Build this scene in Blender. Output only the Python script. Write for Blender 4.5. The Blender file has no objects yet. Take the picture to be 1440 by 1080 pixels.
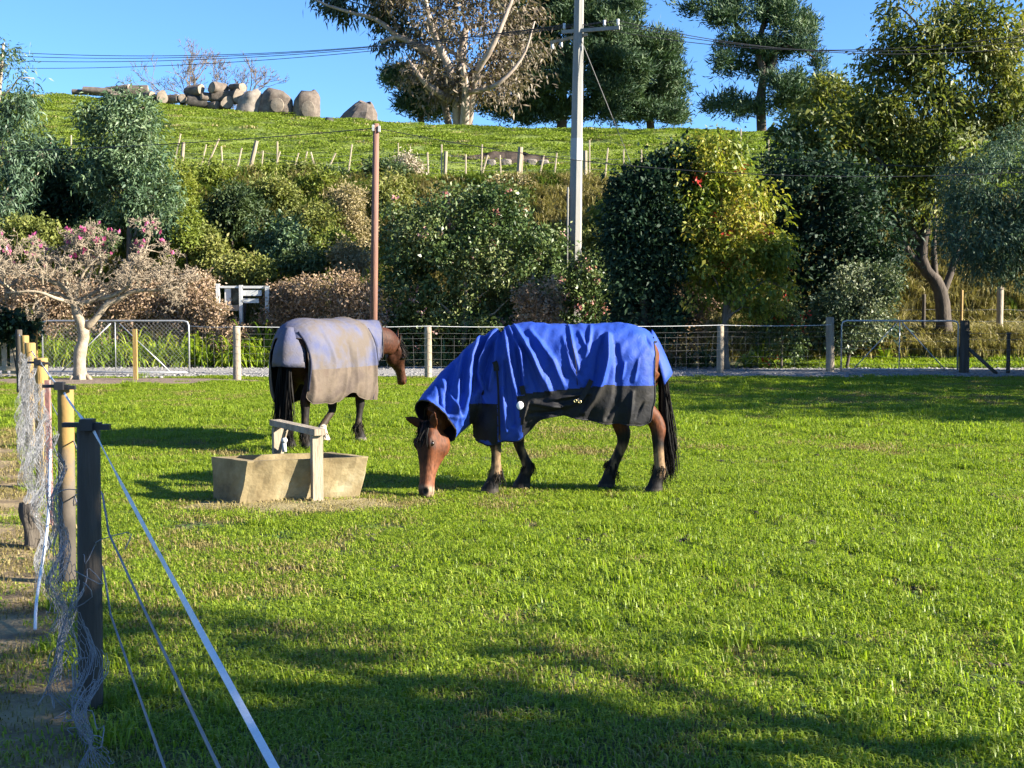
import bpy, bmesh, math, random
import numpy as np
from mathutils import Vector, Matrix, noise

# ------------------------------------------------------------------ camera, sky, sun, exposure
S = bpy.context.scene
COL = S.collection
FPX = 1800.0                      # focal length in photo pixels (1440 wide)
TILT = math.atan(106 / FPX)       # the camera looks slightly down
CAMH = 1.6
SUN_EL, SUN_OFF = 23.0, 14.0      # elevation, and how far the sun stands behind the camera's right

cd = bpy.data.cameras.new('camera')
cam = bpy.data.objects.new('camera', cd)
COL.objects.link(cam)
cam.location = (0, 0, CAMH)
cam.rotation_euler = (math.pi / 2 - TILT, 0, 0)
cd.sensor_width = 36
cd.lens = 36 * FPX / 1440
cd.clip_start, cd.clip_end = 0.05, 3000
S.camera = cam

wd = bpy.data.worlds.new('World')
S.world = wd
wd.use_nodes = True
wn = wd.node_tree
bg = wn.nodes['Background']
sky = wn.nodes.new('ShaderNodeTexSky')
sky.sky_type = 'NISHITA'
sky.sun_disc = False
sky.sun_elevation = math.radians(SUN_EL)
sky.sun_rotation = math.radians(90 + SUN_OFF)
sky.air_density, sky.dust_density, sky.ozone_density = 1.0, 0.0, 8.0
sky.altitude = 1500
wn.links.new(sky.outputs[0], bg.inputs[0])
bg.inputs[1].default_value = 0.069

sl = bpy.data.lights.new('sun', 'SUN')
sl.energy = 5.0
sl.angle = math.radians(0.5)
sl.color = (1.0, 0.92, 0.78)
sun = bpy.data.objects.new('sun', sl)
COL.objects.link(sun)
_e, _a = math.radians(SUN_EL), math.radians(SUN_OFF)
SUNDIR = Vector((math.cos(_e) * math.cos(_a), -math.cos(_e) * math.sin(_a), math.sin(_e)))
sun.rotation_euler = SUNDIR.to_track_quat('Z', 'Y').to_euler()
sun.location = SUNDIR * 60

S.render.engine = 'CYCLES'
S.view_settings.view_transform = 'Standard'
S.view_settings.look = 'None'
S.view_settings.exposure = 2.1
S.view_settings.gamma = 1
S.cycles.max_bounces = 6
S.cycles.diffuse_bounces = 3
S.cycles.glossy_bounces = 2
S.cycles.transmission_bounces = 3
S.cycles.transparent_max_bounces = 6
S.cycles.use_denoising = True
S.cycles.use_adaptive_sampling = True
S.cycles.adaptive_threshold = 0.02

R = np.random.default_rng(7)
random.seed(7)

# ------------------------------------------------------------------ helpers
def at(px, py, d):
    """world point seen at photo pixel (px, py) at depth d (metres along +Y)"""
    u, v = (px - 720) / FPX, (540 - py) / FPX
    y, z = math.cos(TILT) + v * math.sin(TILT), -math.sin(TILT) + v * math.cos(TILT)
    t = d / y
    return np.array([u * t, d, CAMH + z * t])

def smooth01(t):
    t = np.clip(t, 0, 1)
    return t * t * (3 - 2 * t)

CREST = np.array([(-400, 16.5), (-60, 14.5), (-28, 13.35), (-20, 12.75), (-6.6, 11.6), (0, 11.3), (11, 11.2),
                  (14.4, 11.1), (20, 10.8), (60, 9), (400, 8.5)])
def hgt(x, y):
    """terrain height: level paddock and drive, then a steep bank, a sloping hill field and its crest"""
    x = np.asarray(x, float); y = np.asarray(y, float)
    c = np.interp(x, CREST[:, 0], CREST[:, 1])
    s = 6.3 + 0.012 * (-x)
    sh = np.clip((x - 7) / 6, 0, 1) * 5.0              # on the right the bank stands further back
    yy = y - sh * np.clip((48 - y) / 8, 0, 1)
    z = 0.55 * smooth01((y - 35.2) / 3.5)
    z = z + (s - 0.75) * smooth01((yy - 36.8) / 9.8) + 0.2 * smooth01((yy - 46.5) / 2)
    t = np.clip((y - 48) / 22.5, 0, 1)
    z = z + (c - s) * (t + 0.12 * np.sin(math.pi * t))
    z = z + np.clip(y - 75, 0, 400) * -0.02
    bump = 0.12 * np.sin(x * 0.9 + y * 0.37) * np.sin(y * 0.8 - x * 0.21) + 0.07 * np.sin(x * 2.3 + 1) * np.sin(y * 1.9)
    z = z + bump * np.clip((y - 36) / 4, 0, 1)
    lawn = 0.018 * np.sin(x * 1.1 + .4 * y) * np.sin(y * 1.3) + 0.010 * np.sin(x * 3.1) * np.sin(y * 2.7 + x)
    return z + lawn * np.clip((29 - y) / 2, 0, 1)

def hz(x, y):
    return float(hgt(x, y))

ORIGIN = {}
def tag(o, label=None, cat=None, group=None, kind=None):
    if label: o['label'] = label
    if cat: o['category'] = cat
    if group: o['group'] = group
    if kind: o['kind'] = kind
    return o

def thing(name, label, cat, loc, group=None):
    o = bpy.data.objects.new(name, None)
    o.empty_display_size = 0.1
    COL.objects.link(o)
    o.location = [float(v) for v in loc]
    ORIGIN[o.name] = np.array(loc, float)
    return tag(o, label, cat, group)

def mesh_from(name, V, F, smooth=False, attr=None):
    """V (n,3); F an (m,k) array or a list of index tuples"""
    me = bpy.data.meshes.new(name)
    V = np.asarray(V, np.float32)
    if isinstance(F, np.ndarray):
        m, k = F.shape
        me.vertices.add(len(V)); me.vertices.foreach_set('co', V.ravel())
        me.loops.add(m * k); me.loops.foreach_set('vertex_index', F.astype(np.int32).ravel())
        me.polygons.add(m)
        me.polygons.foreach_set('loop_start', np.arange(0, m * k, k, dtype=np.int32))
        me.polygons.foreach_set('loop_total', np.full(m, k, np.int32))
        me.update(calc_edges=True)
    else:
        me.from_pydata(V.tolist(), [], F)
    me.validate()
    if attr:
        for an, av in attr.items():
            a = me.attributes.new(an, 'FLOAT', 'POINT')
            a.data.foreach_set('value', np.asarray(av, np.float32))
    if smooth:
        me.polygons.foreach_set('use_smooth', np.ones(len(me.polygons), bool))
    return me

def obj(name, V, F, mat, parent=None, smooth=False, attr=None, loc=None):
    """one mesh object from world-space vertices; under a parent it is stored in the parent's space"""
    V = np.asarray(V, float)
    org = ORIGIN[parent.name] if parent is not None else (np.array(loc, float) if loc is not None else np.zeros(3))
    me = mesh_from(name, V - org, F, smooth, attr)
    for m in (mat if isinstance(mat, (list, tuple)) else [mat]):
        me.materials.append(m)
    o = bpy.data.objects.new(name, me)
    COL.objects.link(o)
    if parent is not None:
        o.parent = parent
    elif loc is not None:
        o.location = [float(v) for v in loc]
    ORIGIN[o.name] = org
    return o

class MB:
    """collects boxes, tubes and lofts into one mesh"""
    def __init__(s): s.V, s.F, s.n = [], [], 0
    def add(s, V, F):
        V = np.asarray(V, float)
        s.V.append(V); s.F += [tuple(int(i) + s.n for i in f) for f in F]; s.n += len(V)
        return s
    def box(s, c, size, M=None):
        h = np.array(size) / 2
        v = np.array([[x, y, z] for x in (-1, 1) for y in (-1, 1) for z in (-1, 1)], float) * h
        if M is not None: v = v @ np.array(M).T
        return s.add(v + np.array(c), [(0, 1, 3, 2), (4, 6, 7, 5), (0, 4, 5, 1), (2, 3, 7, 6), (0, 2, 6, 4), (1, 5, 7, 3)])
    def tube(s, P, r, k=8, cap=True, flat=1.0):
        P = np.array(P, float); n = len(P)
        r = np.full(n, r, float) if np.isscalar(r) else np.array(r, float)
        T = np.gradient(P, axis=0) if n > 2 else np.repeat((P[1] - P[0])[None], 2, 0)
        T /= np.linalg.norm(T, axis=1)[:, None] + 1e-9
        ref = np.array([0, 0, 1.0]) if abs(T[0][2]) < .9 else np.array([1.0, 0, 0])
        V = []
        u = np.cross(T[0], ref); u /= np.linalg.norm(u)
        for i in range(n):
            u = u - T[i] * (u @ T[i]); u /= np.linalg.norm(u) + 1e-9
            w = np.cross(T[i], u)
            a = np.arange(k) * 2 * math.pi / k
            V.append(P[i] + r[i] * (np.cos(a)[:, None] * u + flat * np.sin(a)[:, None] * w))
        F = []
        for i in range(n - 1):
            for j in range(k):
                F.append((i * k + j, i * k + (j + 1) % k, (i + 1) * k + (j + 1) % k, (i + 1) * k + j))
        if cap:
            F.append(tuple(range(k - 1, -1, -1))); F.append(tuple((n - 1) * k + j for j in range(k)))
        return s.add(np.concatenate(V), F)
    def rings(s, RR, cap=True):
        k = len(RR[0]); n = len(RR); F = []
        for i in range(n - 1):
            for j in range(k):
                F.append((i * k + j, i * k + (j + 1) % k, (i + 1) * k + (j + 1) % k, (i + 1) * k + j))
        if cap:
            F.append(tuple(range(k - 1, -1, -1))); F.append(tuple((n - 1) * k + j for j in range(k)))
        return s.add(np.concatenate(RR), F)
    def build(s, name, mat, parent=None, smooth=False, loc=None):
        return obj(name, np.concatenate(s.V), s.F, mat, parent, smooth, loc=loc)

def rotz(a):
    c, s = math.cos(a), math.sin(a)
    return np.array([[c, -s, 0], [s, c, 0], [0, 0, 1.0]])

def segs(A, B, ra, rb, k=4):
    """many separate tapered prisms at once -> V, F arrays"""
    A, B = np.asarray(A, float), np.asarray(B, float)
    n = len(A)
    ra = np.broadcast_to(np.asarray(ra, float), n); rb = np.broadcast_to(np.asarray(rb, float), n)
    T = B - A; T /= np.linalg.norm(T, axis=1)[:, None] + 1e-9
    ref = np.where(np.abs(T[:, 2:3]) < .9, np.array([[0, 0, 1.0]]), np.array([[1.0, 0, 0]]))
    u = np.cross(T, ref); u /= np.linalg.norm(u, axis=1)[:, None] + 1e-9
    w = np.cross(T, u)
    V = np.zeros((n, 2 * k, 3))
    for j in range(k):
        a = 2 * math.pi * j / k
        o = math.cos(a) * u + math.sin(a) * w
        V[:, j] = A + ra[:, None] * o
        V[:, k + j] = B + rb[:, None] * o
    F = np.array([(j, (j + 1) % k, k + (j + 1) % k, k + j) for j in range(k)])
    F = (np.arange(n)[:, None, None] * 2 * k + F[None]).reshape(-1, 4)
    return V.reshape(-1, 3), F

# ------------------------------------------------------------------ materials
def newmat(name):
    m = bpy.data.materials.new(name); m.use_nodes = True
    nt = m.node_tree
    return m, nt, nt.nodes, nt.links, nt.nodes['Principled BSDF']

def ramp(N, stops):
    r = N.new('ShaderNodeValToRGB')
    e = r.color_ramp.elements
    while len(e) < len(stops): e.new(0.5)
    for i, (p, c) in enumerate(stops):
        e[i].position = p; e[i].color = (*c, 1)
    return r

def surf(name, stops, scale=4.0, rough=0.85, bump=0.3, bscale=40.0, coord='Object', stretch=(1, 1, 1), detail=8, metal=0.0, dist=0.0):
    m, nt, N, L, b = newmat(name)
    tc = N.new('ShaderNodeTexCoord'); mp = N.new('ShaderNodeMapping')
    mp.inputs['Scale'].default_value = stretch
    L.new(tc.outputs[coord], mp.inputs[0])
    n1 = N.new('ShaderNodeTexNoise'); n1.inputs['Scale'].default_value = scale; n1.inputs['Detail'].default_value = detail
    n1.inputs['Roughness'].default_value = 0.65; n1.inputs['Distortion'].default_value = dist
    L.new(mp.outputs[0], n1.inputs['Vector'])
    if len(stops) == 1: stops = [(0, stops[0]), (1, stops[0])]
    elif not isinstance(stops[0][0], (int, float)) or len(stops[0]) == 3:
        k = len(stops); stops = [(0.3 + 0.4 * i / (k - 1), c) for i, c in enumerate(stops)]
    r = ramp(N, stops)
    L.new(n1.outputs[0], r.inputs[0]); L.new(r.outputs[0], b.inputs['Base Color'])
    b.inputs['Roughness'].default_value = rough; b.inputs['Metallic'].default_value = metal
    if bump:
        n2 = N.new('ShaderNodeTexNoise'); n2.inputs['Scale'].default_value = bscale; n2.inputs['Detail'].default_value = 6
        L.new(mp.outputs[0], n2.inputs['Vector'])
        bp = N.new('ShaderNodeBump'); bp.inputs['Strength'].default_value = bump; bp.inputs['Distance'].default_value = 0.02
        L.new(n2.outputs[0], bp.inputs['Height']); L.new(bp.outputs[0], b.inputs['Normal'])
    return m

def leafmat(name, cols, transl=0.35, rough=0.5, spec=0.4, boost=1.3):
    """leaf colours picked by the 'tint' attribute of each leaf; some light passes through"""
    m, nt, N, L, b = newmat(name)
    at_ = N.new('ShaderNodeAttribute'); at_.attribute_name = 'tint'
    k = len(cols)
    r = ramp(N, [(i / max(1, k - 1), c) for i, c in enumerate(cols)])
    L.new(at_.outputs['Fac'], r.inputs[0]); L.new(r.outputs[0], b.inputs['Base Color'])
    b.inputs['Roughness'].default_value = rough
    b.inputs['Specular IOR Level'].default_value = spec
    if transl > 0:
        t = N.new('ShaderNodeBsdfTranslucent')
        mu = N.new('ShaderNodeMixRGB'); mu.blend_type = 'MULTIPLY'; mu.inputs[0].default_value = 1
        mu.inputs[2].default_value = (boost * 1.0, boost * 1.05, boost * .55, 1)
        L.new(r.outputs[0], mu.inputs[1]); L.new(mu.outputs[0], t.inputs[0])
        mx = N.new('ShaderNodeMixShader'); mx.inputs[0].default_value = transl
        L.new(b.outputs[0], mx.inputs[1]); L.new(t.outputs[0], mx.inputs[2])
        L.new(mx.outputs[0], N['Material Output'].inputs[0])
    return m
# ------------------------------------------------------------------ ground, drive, hills
def ground_material():
    m, nt, N, L, b = newmat('paddock_soil_and_turf')
    g = N.new('ShaderNodeNewGeometry')
    def no(scale, detail=6, rough=.6):
        n = N.new('ShaderNodeTexNoise'); n.inputs['Scale'].default_value = scale
        n.inputs['Detail'].default_value = detail; n.inputs['Roughness'].default_value = rough
        L.new(g.outputs['Position'], n.inputs['Vector']); return n
    n1, n2, n3 = no(1.3), no(14, 8, .7), no(60, 4)
    r1 = ramp(N, [(.30, (.055, .045, .016)), (.45, (.065, .080, .016)), (.70, (.085, .12, .016))])
    r2 = ramp(N, [(.35, (.35, .33, .25)), (.65, (1.25, 1.2, 1.0))])
    L.new(n1.outputs[0], r1.inputs[0]); L.new(n2.outputs[0], r2.inputs[0])
    mu = N.new('ShaderNodeMixRGB'); mu.blend_type = 'MULTIPLY'; mu.inputs[0].default_value = 1
    L.new(r1.outputs[0], mu.inputs[1]); L.new(r2.outputs[0], mu.inputs[2])
    L.new(mu.outputs[0], b.inputs['Base Color'])
    b.inputs['Roughness'].default_value = .95
    bp = N.new('ShaderNodeBump'); bp.inputs['Strength'].default_value = .8; bp.inputs['Distance'].default_value = .03
    L.new(n3.outputs[0], bp.inputs['Height']); L.new(bp.outputs[0], b.inputs['Normal'])
    return m

def hill_material():
    m, nt, N, L, b = newmat('hill_pasture')
    g = N.new('ShaderNodeNewGeometry')
    def no(scale, detail=6, rough=.6):
        n = N.new('ShaderNodeTexNoise'); n.inputs['Scale'].default_value = scale
        n.inputs['Detail'].default_value = detail; n.inputs['Roughness'].default_value = rough
        L.new(g.outputs['Position'], n.inputs['Vector']); return n
    n1, n2 = no(.35, 8, .7), no(5, 8, .75)
    r1 = ramp(N, [(.3, (.10, .15, .018)), (.45, (.15, .205, .026)), (.6, (.18, .225, .035)), (.75, (.24, .24, .06))])
    r2 = ramp(N, [(.3, (.55, .6, .5)), (.7, (1.2, 1.15, 1.1))])
    L.new(n1.outputs[0], r1.inputs[0]); L.new(n2.outputs[0], r2.inputs[0])
    mu = N.new('ShaderNodeMixRGB'); mu.blend_type = 'MULTIPLY'; mu.inputs[0].default_value = 1
    L.new(r1.outputs[0], mu.inputs[1]); L.new(r2.outputs[0], mu.inputs[2])
    L.new(mu.outputs[0], b.inputs['Base Color']); b.inputs['Roughness'].default_value = .95
    bp = N.new('ShaderNodeBump'); bp.inputs['Strength'].default_value = .9; bp.inputs['Distance'].default_value = .12
    L.new(n2.outputs[0], bp.inputs['Height']); L.new(bp.outputs[0], b.inputs['Normal'])
    return m

M_soil, M_hill = ground_material(), hill_material()
M_bank = surf('dry_bank_soil', [(.05, .055, .02), (.10, .09, .04), (.14, .12, .055)], 1.2, .95, .8, 12)
xs = np.unique(np.concatenate([np.linspace(-700, -70, 16), np.arange(-70, -14, .8), np.arange(-14, 14, .25), np.arange(14, 70, .8), np.linspace(70, 700, 16)]))
ys = np.unique(np.concatenate([np.linspace(-300, -12, 10), np.arange(-12, 1, .8), np.arange(1, 30, .25), np.arange(30, 36, .8), np.arange(36, 80, .6), np.linspace(80, 120, 15), np.linspace(120, 900, 14)]))
X, Y = np.meshgrid(xs, ys)
Z = hgt(X, Y)
V = np.stack([X.ravel(), Y.ravel(), Z.ravel()], 1)
nx, ny = len(xs), len(ys)
i, j = np.meshgrid(np.arange(nx - 1), np.arange(ny - 1))
q = (j * nx + i).ravel()
F = np.stack([q, q + 1, q + nx + 1, q + nx], 1)
ground = obj('ground', V, F, [M_soil, M_bank, M_hill], smooth=True)
yc = (ys[:-1] + ys[1:]) / 2
mi = np.where(yc < 36, 0, np.where(yc < 47.2, 1, 2))
ground.data.polygons.foreach_set('material_index', np.repeat(mi, nx - 1).astype(np.int32))
tag(ground, kind='structure')

# far hill that shows in the gap between the pines
hx = np.linspace(-120, 260, 60); hy = np.linspace(190, 420, 24)
X, Y = np.meshgrid(hx, hy)
Z = 8 + 36 * np.exp(-((X - 95) / 75) ** 2 - ((Y - 290) / 70) ** 2) + 1.0 * np.sin(X * .11) * np.sin(Y * .07)
V = np.stack([X.ravel(), Y.ravel(), Z.ravel()], 1); nx = len(hx)
i, j = np.meshgrid(np.arange(nx - 1), np.arange(len(hy) - 1)); q = (j * nx + i).ravel()
far = obj('far_hill', V, np.stack([q, q + 1, q + nx + 1, q + nx], 1),
          surf('far_hill_grass', [(.10, .13, .03), (.16, .17, .05)], .05, .95, 0), smooth=True)
tag(far, kind='structure')

# gravel drive beyond the wire fence
M_gravel = surf('grey_gravel', [(.12, .115, .11), (.22, .21, .20), (.36, .345, .33)], 16, .95, .8, 60)
dx = np.linspace(-40, 40, 120); dn = np.linspace(0, 1, 7)
near = 29.7 + .25 * np.sin(dx * .7) + .12 * np.sin(dx * 2.1); fard = 34.6 + .2 * np.sin(dx * .5 + 1) + .1 * np.sin(dx * 1.7)
X = np.repeat(dx[None], 7, 0); Y = near[None] + (fard - near)[None] * dn[:, None]
Z = hgt(X, Y) + .006 + .03 * np.sin(math.pi * dn)[:, None]
V = np.stack([X.ravel(), Y.ravel(), Z.ravel()], 1); nx = len(dx)
i, j = np.meshgrid(np.arange(nx - 1), np.arange(6)); q = (j * nx + i).ravel()
drive = obj('gravel_drive', V, np.stack([q, q + 1, q + nx + 1, q + nx], 1), M_gravel, smooth=True)
tag(drive, kind='structure')
# bare mulch bed under the magnolia and bare worn soil left of the near fence
M_mulch = surf('leaf_mulch', [(.07, .05, .035), (.15, .105, .075), (.25, .19, .14)], 14, .95, .9, 50)
def blob(name, cx, cy, rx, ry, mat, lift, seed, n=40):
    rg = np.random.default_rng(seed); a = np.arange(n) * 2 * math.pi / n
    k = 1 + .12 * np.sin(3 * a + rg.uniform(0, 6)) + .08 * np.sin(7 * a + rg.uniform(0, 6)) + rg.uniform(-.05, .05, n)
    VV = [[cx, cy, hz(cx, cy) + lift]]; FF = []
    for ri, f in enumerate((.35, .7, 1.0)):
        for t in range(n):
            x, y = cx + rx * f * k[t] * math.cos(a[t]), cy + ry * f * k[t] * math.sin(a[t])
            VV.append([x, y, hz(x, y) + (lift if f < 1 else .001)])
    for t in range(n):
        FF.append((0, 1 + t, 1 + (t + 1) % n))
        for ri in range(2):
            b0 = 1 + ri * n
            FF.append((b0 + t, b0 + n + t, b0 + n + (t + 1) % n, b0 + (t + 1) % n))
    return tag(obj(name, VV, FF, mat, smooth=True), kind='structure')
blob('mulch_bed', -8.9, 28.1, 3.4, 1.35, M_mulch, .03, 3)
M_worn = surf('worn_dry_soil', [(.065, .044, .023), (.16, .11, .053), (.26, .19, .09), (.31, .24, .12)], 3.5, .95, .8, 40)
wy = np.linspace(2.5, 17, 60); wo = np.linspace(0, 1, 8)
X = (.36 - .4 * wy - .02 + .06 * np.sin(wy * 5))[None] - (2.6 + .3 * np.sin(wy * 1.3) - .10 * wy)[None] * wo[:, None]; Y = np.repeat(wy[None], 8, 0); Z = hgt(X, Y) + .012 * np.sin(math.pi * np.clip(wo, .02, .98))[:, None] + .002
i, j = np.meshgrid(np.arange(59), np.arange(7)); q = (j * 60 + i).ravel()
tag(obj('worn_strip', np.stack([X.ravel(), Y.ravel(), Z.ravel()], 1), np.stack([q, q + 60, q + 61, q + 1], 1), M_worn, smooth=True), kind='structure')
blob('bare_patch', -1.75, 10.35, .95, .42, surf('dry_thatch', [(.16, .125, .055), (.28, .23, .10)], 12, .95, .8, 60), .012, 6)

# ------------------------------------------------------------------ grass: tufts scattered by geometry nodes
def grass_tuft(name, n, rad, h0, h1, w, mat, lean, seed, tint=(0, 1)):
    rg = np.random.default_rng(seed)
    a = rg.uniform(0, 2 * math.pi, n); r = rad * np.sqrt(rg.uniform(0, 1, n))
    B = np.stack([r * np.cos(a), r * np.sin(a), np.full(n, -.004)], 1)
    d = rg.uniform(0, 2 * math.pi, n); h = rg.uniform(h0, h1, n); le = lean * rg.uniform(.2, 1, n) * h
    D = np.stack([np.cos(d), np.sin(d), np.zeros(n)], 1)
    t2 = d + rg.uniform(1.0, 2.1, n); Wv = np.stack([np.cos(t2), np.sin(t2), np.zeros(n)], 1) * (w * rg.uniform(.6, 1.2, n))[:, None]
    up = np.array([0, 0, 1.0])
    m1 = B + D * (le * .3)[:, None] + up * (h * .62)[:, None]
    tp = B + D * le[:, None] + up * (h * (1 - .28 * lean))[:, None]
    V = np.stack([B - Wv, B + Wv, m1 + Wv * .8, m1 - Wv * .8, tp + Wv * .12, tp - Wv * .12], 1).reshape(-1, 3)
    F = (np.arange(n)[:, None, None] * 6 + np.array([[0, 1, 2, 3], [3, 2, 4, 5]])[None]).reshape(-1, 4)
    ti = np.repeat(np.clip(rg.beta(1.6, 2.2, n) * (tint[1] - tint[0]) + tint[0], 0, 1), 6)
    me = mesh_from(name, V, F, attr={'tint': ti}); me.materials.append(mat)
    return bpy.data.objects.new(name, me)

def scatter(name, pts, yaw, scl, idx, protos, kindlabel=None):
    """one stuff object: tufts on points"""
    col = bpy.data.collections.new(name + '_tufts')
    for o in protos: col.objects.link(o)
    me = mesh_from(name, pts, [], attr={'yaw': yaw, 'scl': scl, 'pick': idx})
    o = bpy.data.objects.new(name, me); COL.objects.link(o)
    ng = bpy.data.node_groups.new(name, 'GeometryNodeTree')
    ng.interface.new_socket('Geometry', in_out='INPUT', socket_type='NodeSocketGeometry')
    ng.interface.new_socket('Geometry', in_out='OUTPUT', socket_type='NodeSocketGeometry')
    N, L = ng.nodes, ng.links
    gi, go = N.new('NodeGroupInput'), N.new('NodeGroupOutput')
    ci = N.new('GeometryNodeCollectionInfo'); ci.inputs['Collection'].default_value = col
    ci.inputs['Separate Children'].default_value = True; ci.inputs['Reset Children'].default_value = True
    ip = N.new('GeometryNodeInstanceOnPoints'); ip.inputs['Pick Instance'].default_value = True
    def na(n, t='FLOAT'):
        k = N.new('GeometryNodeInputNamedAttribute'); k.data_type = t; k.inputs['Name'].default_value = n; return k
    y, s, p = na('yaw'), na('scl'), na('pick')
    cx = N.new('ShaderNodeCombineXYZ'); L.new(y.outputs[0], cx.inputs[2])
    er = N.new('FunctionNodeEulerToRotation'); L.new(cx.outputs[0], er.inputs[0])
    fi = N.new('FunctionNodeFloatToInt'); L.new(p.outputs[0], fi.inputs[0])
    L.new(gi.outputs[0], ip.inputs['Points']); L.new(ci.outputs[0], ip.inputs['Instance'])
    L.new(er.outputs[0], ip.inputs['Rotation']); L.new(s.outputs[0], ip.inputs['Scale']); L.new(fi.outputs[0], ip.inputs['Instance Index'])
    L.new(ip.outputs[0], go.inputs[0])
    md = o.modifiers.new('tufts', 'NODES'); md.node_group = ng
    return tag(o, kind='stuff')

def fbm(x, y, f, seed=0):
    """cheap vectorised value noise in 0..1"""
    def vn(x, y, s):
        xi, yi = np.floor(x).astype(int), np.floor(y).astype(int); fx, fy = smooth01(x - xi), smooth01(y - yi)
        def h(a, b):
            v = np.sin(a * 127.1 + b * 311.7 + s * 74.7) * 43758.5453; return v - np.floor(v)
        return (h(xi, yi) * (1 - fx) + h(xi + 1, yi) * fx) * (1 - fy) + (h(xi, yi + 1) * (1 - fx) + h(xi + 1, yi + 1) * fx) * fy
    return .55 * vn(x * f, y * f, seed) + .3 * vn(x * f * 2.1, y * f * 2.1, seed + 1) + .15 * vn(x * f * 4.3, y * f * 4.3, seed + 2)

G_green = leafmat('grass_green', [(.118, .180, .012), (.19, .272, .018), (.262, .34, .028), (.38, .38, .07)], .45, .45, .35)
G_weed = leafmat('clover_leaves', [(.05, .10, .018), (.09, .15, .03), (.15, .21, .05)], .3, .5, .3)
G_dry = leafmat('grass_dry', [(.13, .11, .030), (.24, .195, .07), (.36, .30, .13)], .25, .6, .2)
G_hill = leafmat('grass_hill', [(.115, .165, .018), (.175, .235, .028), (.26, .29, .055)], .38, .6, .2)
G_tus = leafmat('grass_tussock', [(.15, .14, .045), (.28, .24, .10), (.42, .36, .19)], .2, .7, .2)
G_rank = leafmat('grass_rank', [(.05, .085, .015), (.10, .15, .025), (.18, .20, .05)], .3, .6, .2)

protos = [grass_tuft('lawn_tuft', 330, .2, .015, .05, .0034, G_green, 1.25, s) for s in (1, 2, 3)]
protos += [grass_tuft('lawn_tuft', 240, .16, .03, .085, .0038, G_green, 1.1, s) for s in (4, 5)]
protos += [grass_tuft('lawn_tuft', 170, .2, .010, .035, .003, G_rank, 1.3, 6)]
protos += [grass_tuft('lawn_tuft', 150, .17, .012, .06, .003, G_dry, 1.0, 7)]
protos += [grass_tuft('lawn_tuft', 90, .12, .05, .13, .0042, G_green, 1.0, 8)]
protos += [grass_tuft('lawn_tuft', 46, .13, .012, .035, .011, G_weed, 1.7, 9)]
NPT = len(protos)
px_, py_ = [], []
for y0, y1, dens in ((2.2, 8, 38), (8, 13, 30), (13, 20, 21), (20, 29.6, 15)):
    wl = 12.5 if y0 > 12 else max(5.5, .42 * y1 + 2)
    wr = .42 * y1 + 3
    c_ = dens ** -.5                                   # one tuft per cell, jittered, so no holes open by chance
    qx, qy = np.meshgrid(np.arange(-wl, wr, c_), np.arange(y0, y1, c_)); qx, qy = qx.ravel(), qy.ravel()
    px_.append(qx + R.uniform(0, c_, len(qx))); py_.append(qy + R.uniform(0, c_, len(qx)))
gx, gy = np.concatenate(px_), np.concatenate(py_)
fence_x = .36 - .4 * gy
nb = fbm(gx, gy, .55, 3); nb2 = fbm(gx, gy, 2.2, 9)
left = gx < fence_x - .05
keep = np.ones(len(gx), bool)
keep &= ~(left & (R.uniform(0, 1, len(gx)) < np.where(gy < 15, .50, .2)))
keep &= R.uniform(0, 1, len(gx)) < .995                           # worn hollows
keep &= ~((((gx + 8.9) / 3.5) ** 2 + ((gy - 28.1) / 1.35) ** 2 < 1) & (R.uniform(0, 1, len(gx)) < .95))
tr = ((gx + 1.75) / .95) ** 2 + ((gy - 10.35) / .42) ** 2
keep &= ~((tr < 1.05) & (R.uniform(0, 1, len(gx)) < .35))
gx, gy, nb, nb2, left, tr = gx[keep], gy[keep], nb[keep], nb2[keep], left[keep], tr[keep]
u = R.uniform(0, 1, len(gx))
pick = R.integers(0, 3, len(gx))
pick = np.where((nb > .55) & (u < .45), R.integers(3, 5, len(gx)), pick)
pick = np.where((nb2 > .5) & (u < .06), 7, pick)
pick = np.where((u > .85) & (u < .91) & (nb > .4), 8, pick)
pick = np.where((nb < .42) & (u < .28) | (u > .95), 6, pick)
pick = np.where(left & (u < .72) & (gy < 17), 6, pick)
pick = np.where((tr < 1.15) & (u < .85), 6, pick)
scl = R.uniform(.75, 1.25, len(gx)) * np.where(gy > 14, 1.3, 1.0)
scatter('paddock_grass', np.stack([gx, gy, hgt(gx, gy)], 1), R.uniform(0, 6.28, len(gx)), scl, pick, protos)

# grass along the far side of the drive, right
n = 2600
gx, gy = R.uniform(7, 26, n), R.uniform(34.2, 41, n)
pr = [grass_tuft('verge_tuft', 160, .3, .05, .16, .010, G_green, .8, 21), grass_tuft('verge_tuft', 160, .3, .04, .12, .010, G_rank, .8, 22)]
scatter('verge_grass', np.stack([gx, gy, hgt(gx, gy)], 1), R.uniform(0, 6.28, n), R.uniform(.8, 1.4, n), R.integers(0, 2, n), pr)

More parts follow.
